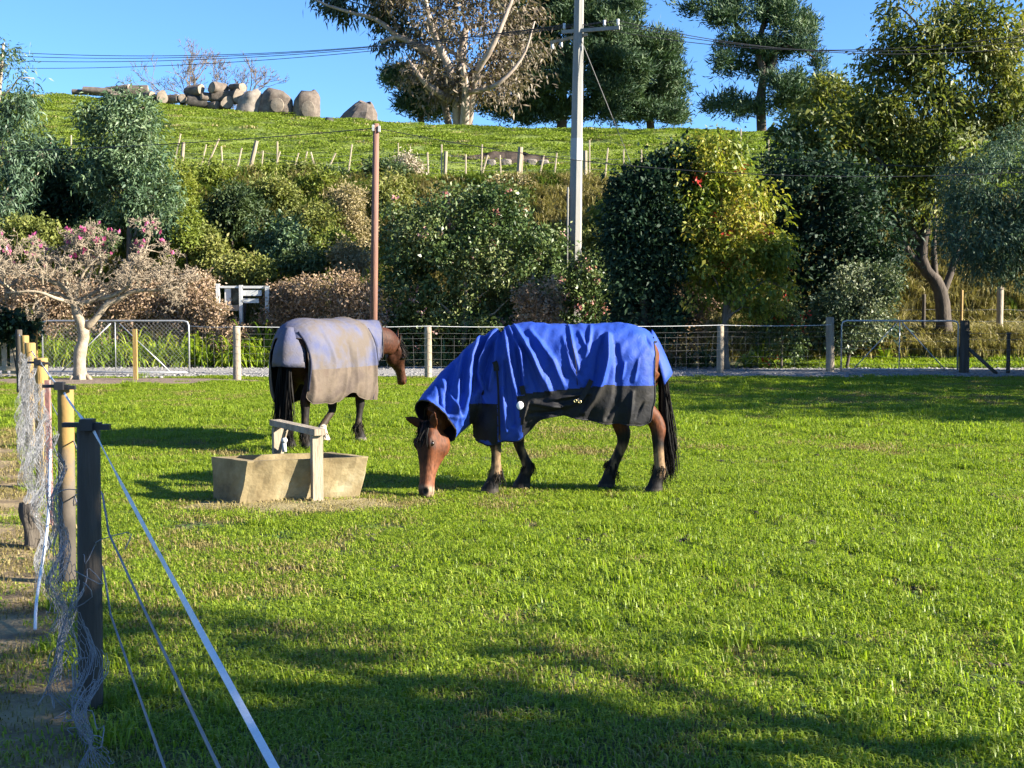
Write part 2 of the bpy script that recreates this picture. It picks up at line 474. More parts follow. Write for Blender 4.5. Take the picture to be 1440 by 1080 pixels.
# loose stones on the drive, clods and hoof-turned mud in the paddock
def pebble(name, r, mat, seed, flat=.6):
    bm_ = bmesh.new(); bmesh.ops.create_icosphere(bm_, subdivisions=1, radius=1)
    Vp = np.array([v.co[:] for v in bm_.verts]); Fp = np.array([[v.index for v in f.verts] for f in bm_.faces]); bm_.free()
    Vp = Vp * (1 + .3 * np.array([noise.noise(Vector(v * 1.5) + Vector((seed * 3.1, 0, 0))) for v in Vp]))[:, None] * np.array([r, r * .8, r * flat])
    me = mesh_from(name, Vp, Fp, True); me.materials.append(mat); return bpy.data.objects.new(name, me)
n = 5200
gx, gy = R.uniform(-16, 16, n), R.uniform(29.5, 34.8, n)
scatter('drive_stones', np.stack([gx, gy, hgt(gx, gy) + .02], 1), R.uniform(0, 6.28, n), R.uniform(.5, 1.5, n), R.integers(0, 3, n),
        [pebble('pebble', .035, surf('stone_a', [(.10, .095, .09), (.2, .19, .18)], 20, .9, 0), 1), pebble('pebble', .045, surf('stone_b', [(.15, .145, .14), (.25, .24, .23)], 20, .9, 0), 2), pebble('pebble', .03, surf('stone_c', [(.2, .19, .175), (.30, .285, .26)], 20, .9, 0), 3)])
CL = np.array([(960, 765), (1030, 803), (1340, 775), (1332, 972), (1422, 972), (1240, 755), (1222, 812), (1140, 770), (1115, 806), (1425, 940), (880, 770), (690, 745), (1010, 860), (920, 805), (1300, 830), (1395, 790), (1180, 900), (820, 760), (500, 760), (560, 800), (1400, 700), (1250, 700), (1060, 720), (400, 800), (1150, 640), (1020, 650)], float)
cx_, cy_ = [], []
for px, py in CL:
    d = 1.6 * FPX / (py - 434); m_ = R.integers(4, 12)
    cx_ += list((px - 720) / FPX * d + R.normal(0, .09, m_)); cy_ += list(d + R.normal(0, .10, m_))
cx_, cy_ = np.array(cx_), np.array(cy_); n = len(cx_)
M_mud = surf('dark_mud', [(.018, .013, .008), (.04, .03, .018), (.075, .058, .035)], 20, .9, .6, 60)
scatter('mud_clods', np.stack([cx_, cy_, hgt(cx_, cy_) + .012], 1), R.uniform(0, 6.28, n), R.uniform(.5, 1.3, n), R.integers(0, 2, n), [pebble('clod', .030, M_mud, 5, .55), pebble('clod', .020, M_mud, 6, .6)])

# hill pasture
n = 9000
gx, gy = R.uniform(-34, 24, n), R.uniform(47.2, 76, n)
pr = [grass_tuft('pasture_tuft', 150, .55, .015, .06, .022, G_hill, 1.5, 31), grass_tuft('pasture_tuft', 130, .45, .03, .10, .024, G_hill, 1.3, 32),
      grass_tuft('pasture_tuft', 60, .4, .04, .14, .022, G_tus, 1.1, 33)]
nb = fbm(gx, gy, .5, 40); u = R.uniform(0, 1, n)
scatter('pasture_grass', np.stack([gx, gy, hgt(gx, gy)], 1), R.uniform(0, 6.28, n), R.uniform(.7, 1.4, n),
        np.where((nb > .55) & (u < .35), 1, np.where(u > .96, 2, 0)), pr)

# rank dry grass on the bank
n = 10500
gx, gy = R.uniform(-26, 24, n), R.uniform(36.4, 46.9, n)
pr = [grass_tuft('tussock_tuft', 70, .22, .25, .75, .018, G_tus, .85, 41), grass_tuft('tussock_tuft', 80, .28, .2, .6, .02, G_tus, 1.0, 42),
      grass_tuft('tussock_tuft', 70, .28, .2, .55, .02, G_rank, .9, 43), grass_tuft('tussock_tuft', 90, .35, .12, .35, .02, G_hill, .9, 44)]
nb = fbm(gx, gy, .35, 60); u = R.uniform(0, 1, n)
pick = np.where(gx < -4, np.where(u < .6, 2, np.where(u < .8, 0, 3)), np.where(nb > .46, np.where(u < .6, 0, 1), np.where(u < .5, 1, 2)))
pick = np.where(gy > 45.9, 3, pick)
scatter('bank_tussocks', np.stack([gx, gy, hgt(gx, gy) - .02], 1), R.uniform(0, 6.28, n), R.uniform(.7, 1.35, n), pick, pr)
# ------------------------------------------------------------------ horses
def spline(P, n):
    """Catmull-Rom through the rows of P (any width)"""
    P = np.asarray(P, float); k = len(P)
    Q = np.vstack([2 * P[0] - P[1], P, 2 * P[-1] - P[-2]])
    out = []
    for t in np.linspace(0, k - 1, n):
        i = min(int(t), k - 2); f = t - i
        a, b, c, d = Q[i], Q[i + 1], Q[i + 2], Q[i + 3]
        out.append(.5 * (2 * b + (c - a) * f + (2 * a - 5 * b + 4 * c - d) * f * f + (3 * b - a - 3 * c + d) * f ** 3))
    return np.array(out)

def unit(v): return v / (np.linalg.norm(v) + 1e-12)

def ring(c, u, w, up, dn, side, k=20, e=2.2):
    """closed section: u = dorsal axis, w = lateral axis; up/dn along u, side along w"""
    a = np.arange(k) * 2 * math.pi / k
    cs, sn = np.cos(a), np.sin(a)
    x = np.sign(cs) * np.abs(cs) ** (2 / e); y = np.sign(sn) * np.abs(sn) ** (2 / e)
    return c + np.where(x > 0, x * up, x * dn)[:, None] * u + (y * side)[:, None] * w

def limb(mb, rows, n=26, k=12):
    """rows: x, y, z, fore-aft radius, lateral radius"""
    S_ = spline(rows, n)
    RR = []
    for i in range(n):
        t = unit(S_[min(i + 1, n - 1), :3] - S_[max(i - 1, 0), :3])
        w = unit(np.cross(t, np.array([1.0, 0, 0]) if abs(t[0]) < .9 else np.array([0, 0, 1.0])))   # lateral
        w = w if abs(t[0]) < .9 else w
        u = unit(np.cross(w, t))
        RR.append(ring(S_[i, :3], u, w, S_[i, 3], S_[i, 3], S_[i, 4], k, 2.0))
    mb.rings(RR)

def remesh(name, mb, vox, it=3):
    me = mesh_from(name, np.concatenate(mb.V), mb.F)
    bm = bmesh.new(); bm.from_mesh(me); bmesh.ops.recalc_face_normals(bm, faces=bm.faces); bm.to_mesh(me); bm.free()
    o = bpy.data.objects.new(name, me); COL.objects.link(o)
    md = o.modifiers.new('r', 'REMESH'); md.mode = 'VOXEL'; md.voxel_size = vox; md.adaptivity = 0
    if it:
        ms = o.modifiers.new('s', 'SMOOTH'); ms.factor = .5; ms.iterations = it
    dg = bpy.context.evaluated_depsgraph_get()
    me2 = bpy.data.meshes.new_from_object(o.evaluated_get(dg))
    bpy.data.objects.remove(o); bpy.data.meshes.remove(me)
    return me2

def coords(me):
    V = np.zeros(len(me.vertices) * 3, np.float32); me.vertices.foreach_get('co', V); return V.reshape(-1, 3).astype(float)
def normals(me):
    V = np.zeros(len(me.vertices) * 3, np.float32); me.vertex_normals.foreach_get('vector', V); return V.reshape(-1, 3).astype(float)

TRUNK = np.array([  # x, top, bottom, half width
    (-.74, 1.20, 1.02, .07), (-.70, 1.31, .92, .16), (-.60, 1.41, .82, .24), (-.42, 1.462, .75, .29), (-.18, 1.452, .71, .315),
    (.08, 1.435, .69, .32), (.28, 1.45, .69, .305), (.44, 1.475, .71, .275), (.58, 1.43, .74, .25), (.70, 1.33, .78, .21), (.80, 1.20, .84, .165), (.87, 1.08, .92, .08)])
HEAD = np.array([   # t along the head, front offset, back offset, half width
    (-.06, .045, .05, .045), (.0, .070, .085, .075), (.08, .088, .125, .095), (.2, .098, .165, .104), (.32, .092, .178, .108), (.42, .080, .160, .096),
    (.54, .066, .112, .078), (.66, .058, .082, .066), (.78, .056, .072, .062), (.88, .062, .074, .066), (.95, .056, .072, .060), (1.0, .032, .05, .044)])

def coat_material():
    m, nt, N, L, b = newmat('horse_coat')
    a = N.new('ShaderNodeAttribute'); a.attribute_name = 'coat'
    tc = N.new('ShaderNodeTexCoord')
    mp = N.new('ShaderNodeMapping'); mp.inputs['Scale'].default_value = (60, 60, 26); L.new(tc.outputs['Object'], mp.inputs[0])
    n = N.new('ShaderNodeTexNoise'); n.inputs['Scale'].default_value = 1; n.inputs['Detail'].default_value = 5; L.new(mp.outputs[0], n.inputs['Vector'])
    r = ramp(N, [(.3, (.5, .47, .45)), (.7, (1.35, 1.3, 1.25))]); L.new(n.outputs[0], r.inputs[0])
    mu = N.new('ShaderNodeMixRGB'); mu.blend_type = 'MULTIPLY'; mu.inputs[0].default_value = 1
    L.new(a.outputs['Color'], mu.inputs[1]); L.new(r.outputs[0], mu.inputs[2]); L.new(mu.outputs[0], b.inputs['Base Color'])
    b.inputs['Roughness'].default_value = .62; b.inputs['Specular IOR Level'].default_value = .2
    bp = N.new('ShaderNodeBump'); bp.inputs['Strength'].default_value = .35; bp.inputs['Distance'].default_value = .006
    L.new(n.outputs[0], bp.inputs['Height']); L.new(bp.outputs[0], b.inputs['Normal'])
    return m
M_coat = coat_material()
M_hair = leafmat('horse_hair', [(.004, .0035, .003), (.009, .0075, .0065), (.020, .017, .014)], 0, .65, .12)
M_eye, _, _, _, _b = newmat('horse_eye'); _b.inputs['Base Color'].default_value = (.008, .005, .004, 1); _b.inputs['Roughness'].default_value = .08
M_feather = leafmat('fetlock_hair', [(.006, .005, .005), (.016, .013, .010), (.10, .075, .05)], 0, .7, .15)

def strands(P0, dirs, length, droop, n, w, rg, segs_=6, wob=.02, jit=.12):
    """hair: flat tapered ribbons from points P0, along dirs, falling by droop"""
    V, F, T = [], [], []
    idx = rg.integers(0, len(P0), n)
    base = 0
    for i in idx:
        p = P0[i] + rg.normal(0, .008, 3); d = unit(unit(dirs[i]) + rg.normal(0, jit, 3)); l = length[i] * rg.uniform(.72, 1.05)
        side = unit(np.cross(d, rg.normal(0, 1, 3))); ph = rg.uniform(0, 6)
        for s in range(segs_ + 1):
            f = s / segs_
            q_ = p + d * l * f * (1 - droop * f) + np.array([0, 0, -1.0]) * droop * l * f * f + side * wob * math.sin(ph + 5 * f) * f
            ww = w * (1 - .8 * f)
            V += [q_ - side * ww, q_ + side * ww]
            if s < segs_: F.append((base + 2 * s, base + 2 * s + 1, base + 2 * s + 3, base + 2 * s + 2))
        T += [rg.beta(1.5, 3)] * (2 * (segs_ + 1)); base += 2 * (segs_ + 1)
    return np.array(V), np.array(F), T

def make_horse(cfg):
    """builds body, hair and rug in horse space (x forward, y to its left, z up)"""
    rg = np.random.default_rng(cfg['seed'])
    yaw = cfg['yaw']; base = np.array([cfg['x'], cfg['y'], hz(cfg['x'], cfg['y'])])
    RM = rotz(yaw)
    toW = lambda P: np.asarray(P, float) @ RM.T + base
    root = thing('horse', cfg['label'], 'horse', base)
    ex, ey, ez = np.eye(3)
    mb = MB()
    tr = spline(TRUNK, 40)
    mb.rings([ring(np.array([x, 0, (t + b) / 2 + .06]), ez, ey, t - (t + b) / 2 - .06, (t + b) / 2 + .06 - b, w, 24, 2.15) for x, t, b, w in tr])
    nk = spline(cfg['neck'], 22)          # x,y,z, dorsal radius, lateral radius
    RR = []
    for i in range(len(nk)):
        t = unit(nk[min(i + 1, 21), :3] - nk[max(i - 1, 0), :3]); w = unit(np.cross(ez, t)); u = unit(np.cross(t, w))
        RR.append(ring(nk[i, :3], u, w, nk[i, 3], nk[i, 3], nk[i, 4], 18, 2.0))
    mb.rings(RR)
    # head
    poll, muz, dn = (np.array(cfg[k], float) for k in ('poll', 'muzzle', 'dorsal'))
    ax = muz - poll; HL = np.linalg.norm(ax); ax = ax / HL
    dn = unit(dn - ax * (dn @ ax)); lat = np.cross(ax, dn) * -1          # lat: horse's left when dorsal faces out
    hd = spline(HEAD, 34); k = HL / .62
    mb.rings([ring(poll + ax * HL * t, dn, lat, f * k, b * k, w * k, 20, 2.25) for t, f, b, w in hd])
    hp = lambda t, f, s: poll + ax * HL * t + dn * f * k + lat * s * k
    def ball(c, r3, kk=10):
        RRb = []
        for i in range(1, kk):
            a = math.pi * i / kk
            RRb.append(np.array([c + dn * math.cos(a) * r3[0] + (math.cos(b_) * lat * r3[1] + math.sin(b_) * ax * r3[2]) * math.sin(a) for b_ in np.arange(10) * .6283]))
        mb.rings(RRb)
    for s in (-1, 1):
        ball(hp(.255, .070, .088 * s), (.024 * k, .026 * k, .050 * k)); ball(hp(.31, .030, .088 * s), (.016 * k, .018 * k, .04 * k))       # brow over the eye
        ball(hp(.27, -.085, .070 * s), (.085 * k, .045 * k, .105 * k))      # jowl
        ball(hp(.90, .022, .050 * s), (.028 * k, .024 * k, .034 * k))       # nostril wing
        ball(hp(.50, .005, .062 * s), (.014 * k, .022 * k, .11 * k)); ball(hp(.95, -.05, .0), (.03 * k, .045 * k, .035 * k))          # cheek ridge
    for e in cfg['ears']:                                                   # ears: base side, direction, opening
        b0 = hp(e[3], .03, .066 * e[0]); d = unit(np.array(e[1], float)); op = unit(np.array(e[2], float)); op = unit(op - d * (op @ d)); sd = np.cross(d, op)
        RRe = []
        for f, wd_, th in ((-.3, .032, .030), (0, .036, .030), (.3, .047, .028), (.6, .040, .022), (.85, .022, .015), (1.05, .006, .007)):
            a = np.arange(12) * 2 * math.pi / 12
            c_ = b0 + d * .17 * k * f
            dep = np.where(np.cos(a) > 0, .05, 1.0)                        # hollow front
            RRe.append(c_ + (np.cos(a) * th * dep)[:, None] * op * k + (np.sin(a) * wd_)[:, None] * sd * k)
        mb.rings(RRe)
    # legs
    fet = []
    for (hx_, hy_, kx, kz, exx, s) in cfg['fore']:       # hoof x,y; knee x,z; elbow x; side
        fx = hx_ - .055
        rows = [(exx - .02, s * .13, 1.02, .17, .10), (exx, s * .155, .86, .125, .085), (kx * .3 + exx * .7, s * .165, .70, .092, .07), (kx, hy_, kz + .09, .062, .056), (kx + .008, hy_, kz, .060, .056),
                (kx - .004, hy_, kz - .08, .046, .042), (kx * .5 + fx * .5, hy_, .30, .043, .038), (fx, hy_, .21, .052, .046), (fx + .008, hy_, .165, .058, .052), (fx + .03, hy_, .115, .058, .056),
                (hx_ - .012, hy_, .07, .070, .066), (hx_, hy_, .03, .082, .074), (hx_ + .006, hy_, -.012, .088, .078)]
        limb(mb, rows, 34); fet.append((np.array([fx, hy_, .2]), np.array([hx_, hy_, 0.])))
    for (hx_, hy_, kx, kz, stx, s) in cfg['hind']:       # hoof; hock x,z; stifle x; side
        fx = hx_ - .05
        rows = [(stx - .12, s * .11, 1.16, .23, .12), (stx - .02, s * .15, .96, .185, .105), (stx * .55 + kx * .45, s * .165, .76, .122, .085), (kx + .045, hy_, kz + .10, .076, .058), (kx + .005, hy_, kz, .070, .055),
                (kx + .006, hy_, kz - .10, .052, .046), (kx * .45 + fx * .55, hy_, .30, .048, .042), (fx, hy_, .21, .056, .048), (fx + .010, hy_, .165, .060, .053), (fx + .03, hy_, .115, .060, .056),
                (hx_ - .012, hy_, .07, .070, .066), (hx_, hy_, .03, .082, .074), (hx_ + .006, hy_, -.012, .088, .078)]
        limb(mb, rows, 34); fet.append((np.array([fx, hy_, .2]), np.array([hx_, hy_, 0.])))
    me = remesh('body', mb, .0115, 3)
    V = coords(me)
    # nostrils: press a hollow into the muzzle
    rel = V - poll; tt = rel @ ax / HL; ff = rel @ dn / k; ss = rel @ lat / k
    inhead = (tt > -.1) & (tt < 1.1) & (np.abs(ss) < .16) & (ff < .14) & (ff > -.24)
    nos = np.zeros(len(V))
    for s in (-1, 1):
        c_ = hp(.915, .045, .058 * s); dd = V - c_
        g_ = np.exp(-((dd @ ax) / .022) ** 2 - ((dd @ dn) / .014) ** 2 - ((dd @ lat) / .03) ** 2)
        V = V - (g_ * .024)[:, None] * (lat * s * .8 + dn * .5); nos = np.maximum(nos, g_)
    # colours that belong to the coat
    bay = np.array(cfg['bay']); black = np.array((.012, .010, .009)); tan = np.array((.42, .27, .14)); white = np.array((.62, .56, .47))
    n1 = np.array([noise.noise(Vector(v * 6)) for v in V]); n2 = np.array([noise.noise(Vector((v[0] * 14 + 5, v[1] * 14, v[2] * 6))) for v in V])
    C = np.tile(bay, (len(V), 1)) * (1 + .25 * n1)[:, None]
    def mix(C, c2, f): f = np.clip(f, 0, 1)[:, None]; return C * (1 - f) + np.array(c2) * f
    z = V[:, 2]
    leg = ~inhead
    C = mix(C, black, leg * smooth01((.60 + .10 * n1 - z) / .12))                 # black points
    patch = leg * smooth01((.45 - z) / .1) * smooth01((z - .13) / .08) * smooth01((n2 - .02 + .35 * (V[:, 1] > 0) * (V[:, 1] < .3)) / .25) * .42 * cfg.get('pale', 0)
    C = mix(C, tan, patch)
    for (hx_, hy_, zt) in cfg['socks']:
        near = np.exp(-(((V[:, 0] - hx_) / .16) ** 2 + ((V[:, 1] - hy_) / .11) ** 2) ** 2)
        C = mix(C, white, leg * smooth01((zt + .03 * n2 - z) / .04) * (near > .3))
    hoof = leg * smooth01((.065 - z) / .015); C = mix(C, (.045, .038, .03), hoof * .8)
    # head shading of the coat: darker forelock line and nose bridge, pale muzzle, dark lips and nostrils
    C = mix(C, bay * 1.5 + .02, inhead * smooth01((tt - .35) / .3) * .55 * (1 + .8 * n2))
    C = mix(C, bay * .22, inhead * smooth01((ff - .040 + .02 * n1) / .03) * smooth01((.80 - tt) / .35) * .85)
    C = mix(C, cfg['muzcol'], inhead * smooth01((tt - .80 + .02 * n1) / .1) * .9)
    C = mix(C, (.03, .022, .02), inhead * smooth01((ff - .03) / .02) * smooth01((tt - .84 + .02 * n2) / .06))
    C = mix(C, (.012, .01, .01), inhead * np.clip(nos * 1.6, 0, 1))
    C = mix(C, (.03, .022, .02), inhead * np.exp(-((ff + .022) / .006) ** 2) * smooth01((tt - .80) / .04) * .8)     # mouth line
    for s in (-1, 1):
        d2 = V - hp(.27, .05, .103 * s); C = mix(C, black, np.exp(-(np.linalg.norm(d2, axis=1) / .034) ** 4) * .9)
    me.vertices.foreach_set('co', (V @ RM.T).astype(np.float32).ravel())
    ca = me.color_attributes.new('coat', 'FLOAT_COLOR', 'POINT')
    ca.data.foreach_set('color', np.hstack([np.clip(C, 0, 1), np.ones((len(V), 1))]).astype(np.float32).ravel())
    me.polygons.foreach_set('use_smooth', np.ones(len(me.polygons), bool))
    me.materials.clear(); me.materials.append(M_coat)
    body = bpy.data.objects.new('body', me); COL.objects.link(body); body.parent = root; ORIGIN[body.name] = base
    for s in (-1, 1):
        mbe = MB(); c_ = hp(.272, .050, .0945 * s)
        mbe.rings([np.array([c_ + np.array([math.sin(a) * math.cos(b_), math.sin(a) * math.sin(b_), math.cos(a)]) * .024 * k for b_ in np.arange(14) * 2 * math.pi / 14]) for a in np.linspace(.15, math.pi - .15, 9)])
        mbe.V = [toW(v) for v in mbe.V]; mbe.build('eye', M_eye, body, True)
    # hair
    def hair(name, P0, D, ln, droop, n, w, wob=.02, m=M_hair, jit=.12):
        Vh, Fh, Th = strands(np.array(P0), np.array(D), np.array(ln), droop, n, w, rg, wob=wob, jit=jit)
        return obj(name, toW(Vh), Fh, m, root, attr={'tint': Th})
    tl = cfg['tail']                      # dock point, end point
    d0, d1 = np.array(tl[0], float), np.array(tl[1], float)
    P0 = [d0 + np.array([0, a, b]) for a in np.linspace(-.05, .05, 5) for b in np.linspace(-.10, .03, 4)]
    Dv = [(d1 - d0) + np.array([0, .55 * (p[1] - d0[1]), 0]) for p in P0]
    hair('tail', P0, Dv, [np.linalg.norm(d1 - d0)] * len(P0), .04, 900, .0065, .022, jit=.035)
    fp = [hp(-.02, .055, s) for s in np.linspace(-.05, .05, 7)]
    hair('forelock', fp, [ax * 1.0 + dn * .30 + lat * rg.uniform(-.25, .25) for _ in fp], [.24 * k] * 7, .12, 120, .005, .01)
    cr = [nk[i, :3] + unit(np.cross(unit(nk[min(i + 1, 21), :3] - nk[i - 1, :3]), unit(np.cross(ez, unit(nk[min(i + 1, 21), :3] - nk[i - 1, :3]))))) * nk[i, 3] * .98 for i in range(14, 22)]
    hair('mane', cr, [np.array([.15, cfg.get('maneside', -1) * .9, -.5])] * len(cr), [.28] * len(cr), .35, 160, .006)
    for (ft, hf) in fet:
        fP, fD = [], []
        for a in np.arange(14) * 2 * math.pi / 14:
            fP.append(ft + np.array([math.cos(a) * .05, math.sin(a) * .045, rg.uniform(-.07, .06)])); fD.append(np.array([math.cos(a) * .10 + (.20 if math.cos(a) > 0 else .02), math.sin(a) * .13, -1.0]))
        hair('fetlock_hair', fP, fD, [.085 if math.cos(b) > -.2 else .11 for b in np.arange(14) * 2 * math.pi / 14], .1, 170, .0035, .010, M_feather, jit=.16)
    return root, base, RM, toW, nk, fet

def cloth_material(name, col_a, col_b, rough, dirt=None, scale=3.0):
    m, nt, N, L, b = newmat(name)
    tc = N.new('ShaderNodeTexCoord')
    n = N.new('ShaderNodeTexNoise'); n.inputs['Scale'].default_value = scale; n.inputs['Detail'].default_value = 7; n.inputs['Roughness'].default_value = .6
    L.new(tc.outputs['Object'], n.inputs['Vector'])
    stops = [(.35, col_a), (.65, col_b)] if dirt is None else [(.36, col_a), (.46, col_b), (.58, dirt)]
    r = ramp(N, stops); L.new(n.outputs[0], r.inputs[0]); L.new(r.outputs[0], b.inputs['Base Color'])
    b.inputs['Roughness'].default_value = rough; b.inputs['Specular IOR Level'].default_value = .2
    n2 = N.new('ShaderNodeTexNoise'); n2.inputs['Scale'].default_value = 22; n2.inputs['Detail'].default_value = 6; n2.inputs['Distortion'].default_value = 1.2
    L.new(tc.outputs['Object'], n2.inputs['Vector'])
    bp = N.new('ShaderNodeBump'); bp.inputs['Strength'].default_value = .25; bp.inputs['Distance'].default_value = .02
    L.new(n2.outputs[0], bp.inputs['Height']); L.new(bp.outputs[0], b.inputs['Normal'])
    return m
M_blue = cloth_material('blue_rug_cloth', (.010, .035, .20), (.017, .054, .31), .62, (.024, .058, .285), 2.5)
M_black = cloth_material('black_rug_cloth', (.009, .009, .010), (.014, .014, .016), .65, (.022, .020, .018), 3.5)
M_lining = cloth_material('rug_lining', (.006, .007, .012), (.010, .011, .018), .8)
M_lilac = cloth_material('faded_lilac_rug', (.066, .074, .140), (.092, .090, .120), .8, (.098, .080, .068), 2.2)
M_taupe = cloth_material('dusty_taupe_rug', (.092, .068, .053), (.112, .087, .067), .85, (.078, .060, .050), 3.2)
M_navy = cloth_material('navy_binding', (.012, .014, .03), (.02, .022, .045), .7)
M_brass = surf('brass_buckle', [(.55, .42, .18), (.7, .58, .3)], 20, .3, .1, metal=1.0)
M_patch = surf('white_patch', [(.62, .62, .60), (.72, .72, .70)], 20, .7, .1)

def rug_mesh(cfg, nk, top, wid, neck_end, keep, disp, zone, vox=.0105):
    """one draped sheet: an inflated trunk and neck merged, then cut at the hems and creased"""
    mb = MB(); ex, ey, ez = np.eye(3)
    RR = []
    for x, t, w, b in top:
        a = np.arange(36) * 2 * math.pi / 36
        zc = t - .46
        cs, sn = np.cos(a), np.sin(a)
        zz = np.where(cs > 0, zc + (t - zc) * np.abs(cs) ** .80, zc - (zc - b) * np.abs(cs) ** .75)
        yy = np.sign(sn) * w * np.abs(sn) ** np.where(cs > 0, .84, .35)
        RR.append(np.stack([np.full(36, x), yy, zz], 1))
    mb.rings(RR)
    RR = []; m = neck_end
    for i in range(m + 1):
        t = unit(nk[min(i + 1, len(nk) - 1), :3] - nk[max(i - 1, 0), :3]); w = unit(np.cross(ez, t)); u = unit(np.cross(t, w))
        fu, fd, fw = cfg['hood'](i / (len(nk) - 1))
        RR.append(ring(nk[i, :3], u, w, nk[i, 3] * fu[0] + fu[1], nk[i, 3] * fd[0] + fd[1], nk[i, 4] * fw[0] + fw[1], 24, 2.0))
    mb.rings(RR)
    me = remesh('rug', mb, vox, 6)
    V = coords(me)
    kp = keep(V)
    bm = bmesh.new(); bm.from_mesh(me); bm.verts.ensure_lookup_table()
    bmesh.ops.delete(bm, geom=[f for f in bm.faces if sum(kp[v.index] for v in f.verts) < 3], context='FACES')
    bmesh.ops.delete(bm, geom=[v for v in bm.verts if not v.link_faces], context='VERTS')
    for _ in range(12):                                              # even out the cut edge
        mv = {}
        for e in bm.edges:
            if len(e.link_faces) == 1:
                for a_, b_ in ((e.verts[0], e.verts[1]), (e.verts[1], e.verts[0])):
                    mv.setdefault(a_, []).append(b_.co)
        for v, l in mv.items():
            if len(l) == 2: mv[v] = v.co * .4 + (l[0] + l[1]) * .3
            else: mv[v] = v.co.copy()
        for v, c in mv.items(): v.co = c
    bm.to_mesh(me); bm.free()
    V, Nn = coords(me), normals(me)
    V = V + Nn * np.maximum(disp(V, Nn), -.024)[:, None]
    me.vertices.foreach_set('co', V.astype(np.float32).ravel()); me.update()
    fc = np.zeros(len(me.polygons) * 3, np.float32); me.polygons.foreach_get('center', fc); fc = fc.reshape(-1, 3)
    me.polygons.foreach_set('use_smooth', np.ones(len(me.polygons), bool))
    return me, zone(fc).astype(np.int32)

def polyline_ridge(P, line, w, a, taper=True):
    """ridge height at 2-D points P along a polyline"""
    best = np.full(len(P), 1e9); pos = np.zeros(len(P))
    line = np.asarray(line, float); sl_ = np.linalg.norm(np.diff(line, axis=0), axis=1); cum = np.concatenate([[0], np.cumsum(sl_)])
    for i in range(len(line) - 1):
        d = line[i + 1] - line[i]; l2 = d @ d
        t = np.clip(((P - line[i]) @ d) / l2, 0, 1); q_ = P - line[i] - t[:, None] * d
        dist = np.linalg.norm(q_, axis=1); m = dist < best
        best = np.where(m, dist, best); pos = np.where(m, (cum[i] + t * sl_[i]) / cum[-1], pos)
    h = a * np.exp(-(best / w) ** 2)
    if taper: h = h * (.35 + .65 * np.sin(np.clip(pos, .02, .98) * math.pi) ** .7)
    return h

def boundary_tube(me, r, V=None):
    """a binding that follows every open edge of a mesh"""
    bm = bmesh.new(); bm.from_mesh(me)
    A, B = [], []
    for e in bm.edges:
        if len(e.link_faces) == 1: A.append(e.verts[0].co[:]); B.append(e.verts[1].co[:])
    bm.free()
    A, B = np.array(A), np.array(B); d = (B - A) * .25
    key = {}                                             # group the edges into separate loops
    def nid(p): return key.setdefault(tuple(np.round(p, 5)), len(key))
    ab = [(nid(a), nid(b)) for a, b in zip(A, B)]; par = list(range(len(key)))
    def find(i):
        while par[i] != i: par[i] = par[par[i]]; i = par[i]
        return i
    for a, b in ab: par[find(a)] = find(b)
    lab = np.array([find(a) for a, b in ab]); out = []
    for l in np.unique(lab):
        m = lab == l
        if m.sum() > 12: out.append(segs((A - d)[m], (B + d)[m], r, r, 6))
    return out

def finish_rug(me_z, mats, root, base, RM, name='rug', thick=.007, bind=None, bind_r=.008):
    me, zi = me_z
    V = coords(me)
    loops = boundary_tube(me, bind_r) if bind is not None else []
    me.vertices.foreach_set('co', (V @ RM.T).astype(np.float32).ravel()); me.update()
    me.materials.clear()
    for m in mats: me.materials.append(m)
    me.polygons.foreach_set('material_index', zi)
    o = bpy.data.objects.new(name, me); COL.objects.link(o); o.parent = root; ORIGIN[o.name] = base
    md = o.modifiers.new('thickness', 'SOLIDIFY'); md.thickness = thick; md.offset = -1; md.material_offset = len(mats) - 1
    md.material_offset_rim = 0; md.use_rim = True
    for bv, bf in loops: obj('binding', bv @ RM.T + base, bf, bind, o, True)
    return o

def strip(P, w, t, nrm):
    """a flat strap along points P"""
    P = np.asarray(P, float); mb = MB(); RR = []
    for i in range(len(P)):
        d = unit(P[min(i + 1, len(P) - 1)] - P[max(i - 1, 0)]); s = unit(np.cross(d, nrm)); n_ = unit(np.cross(s, d))
        RR.append(np.array([P[i] + s * w + n_ * t, P[i] - s * w + n_ * t, P[i] - s * w - n_ * t, P[i] + s * w - n_ * t]))
    return mb.rings(RR)
# --- the grazing horse in the blue and black rug (side on, heading to the left of the view)
D1 = 11.25; XC = (810 - 720) / FPX * D1
hl = lambda px, py: np.array([(810 - px) / 160.0, (690 - py) / 160.0])      # photo pixel -> horse x, z
c1 = dict(seed=11, x=XC, y=D1, yaw=math.pi, label='bay horse grazing with its head down, wearing a bright blue rug and hood',
          neck=[(.56, 0, 1.12, .31, .20), (.76, .01, 1.03, .27, .165), (.95, .07, .915, .205, .125), (1.12, .17, .775, .165, .10), (1.235, .27, .655, .13, .088)],
          poll=(1.262, .31, .625), muzzle=(1.30, .44, .012), dorsal=(.74, .68, .1),
          ears=[(-1, (1.0, .1, .42), (.2, .9, -.1), .0), (1, (-.12, .55, .85), (.5, .7, -.3), .05)],
          fore=[(.755, .16, .705, .47, .60, 1), (.475, -.16, .50, .47, .56, -1)],
          hind=[(-.675, .15, -.715, .565, -.42, 1), (-.285, -.15, -.435, .52, -.30, -1)],
          bay=(.098, .031, .010), muzcol=(.25, .19, .135), socks=[], pale=1.0, tail=((-.745, 0, 1.20), (-.84, .02, .20)), maneside=-1)
def hood1(f):
    return (1.0, .05 + .045 * f), (1.0, .035 + .08 * f), (1.05, .055 + .06 * f)
c1['hood'] = hood1
root, base, RM, toW, nk, fet = make_horse(c1)
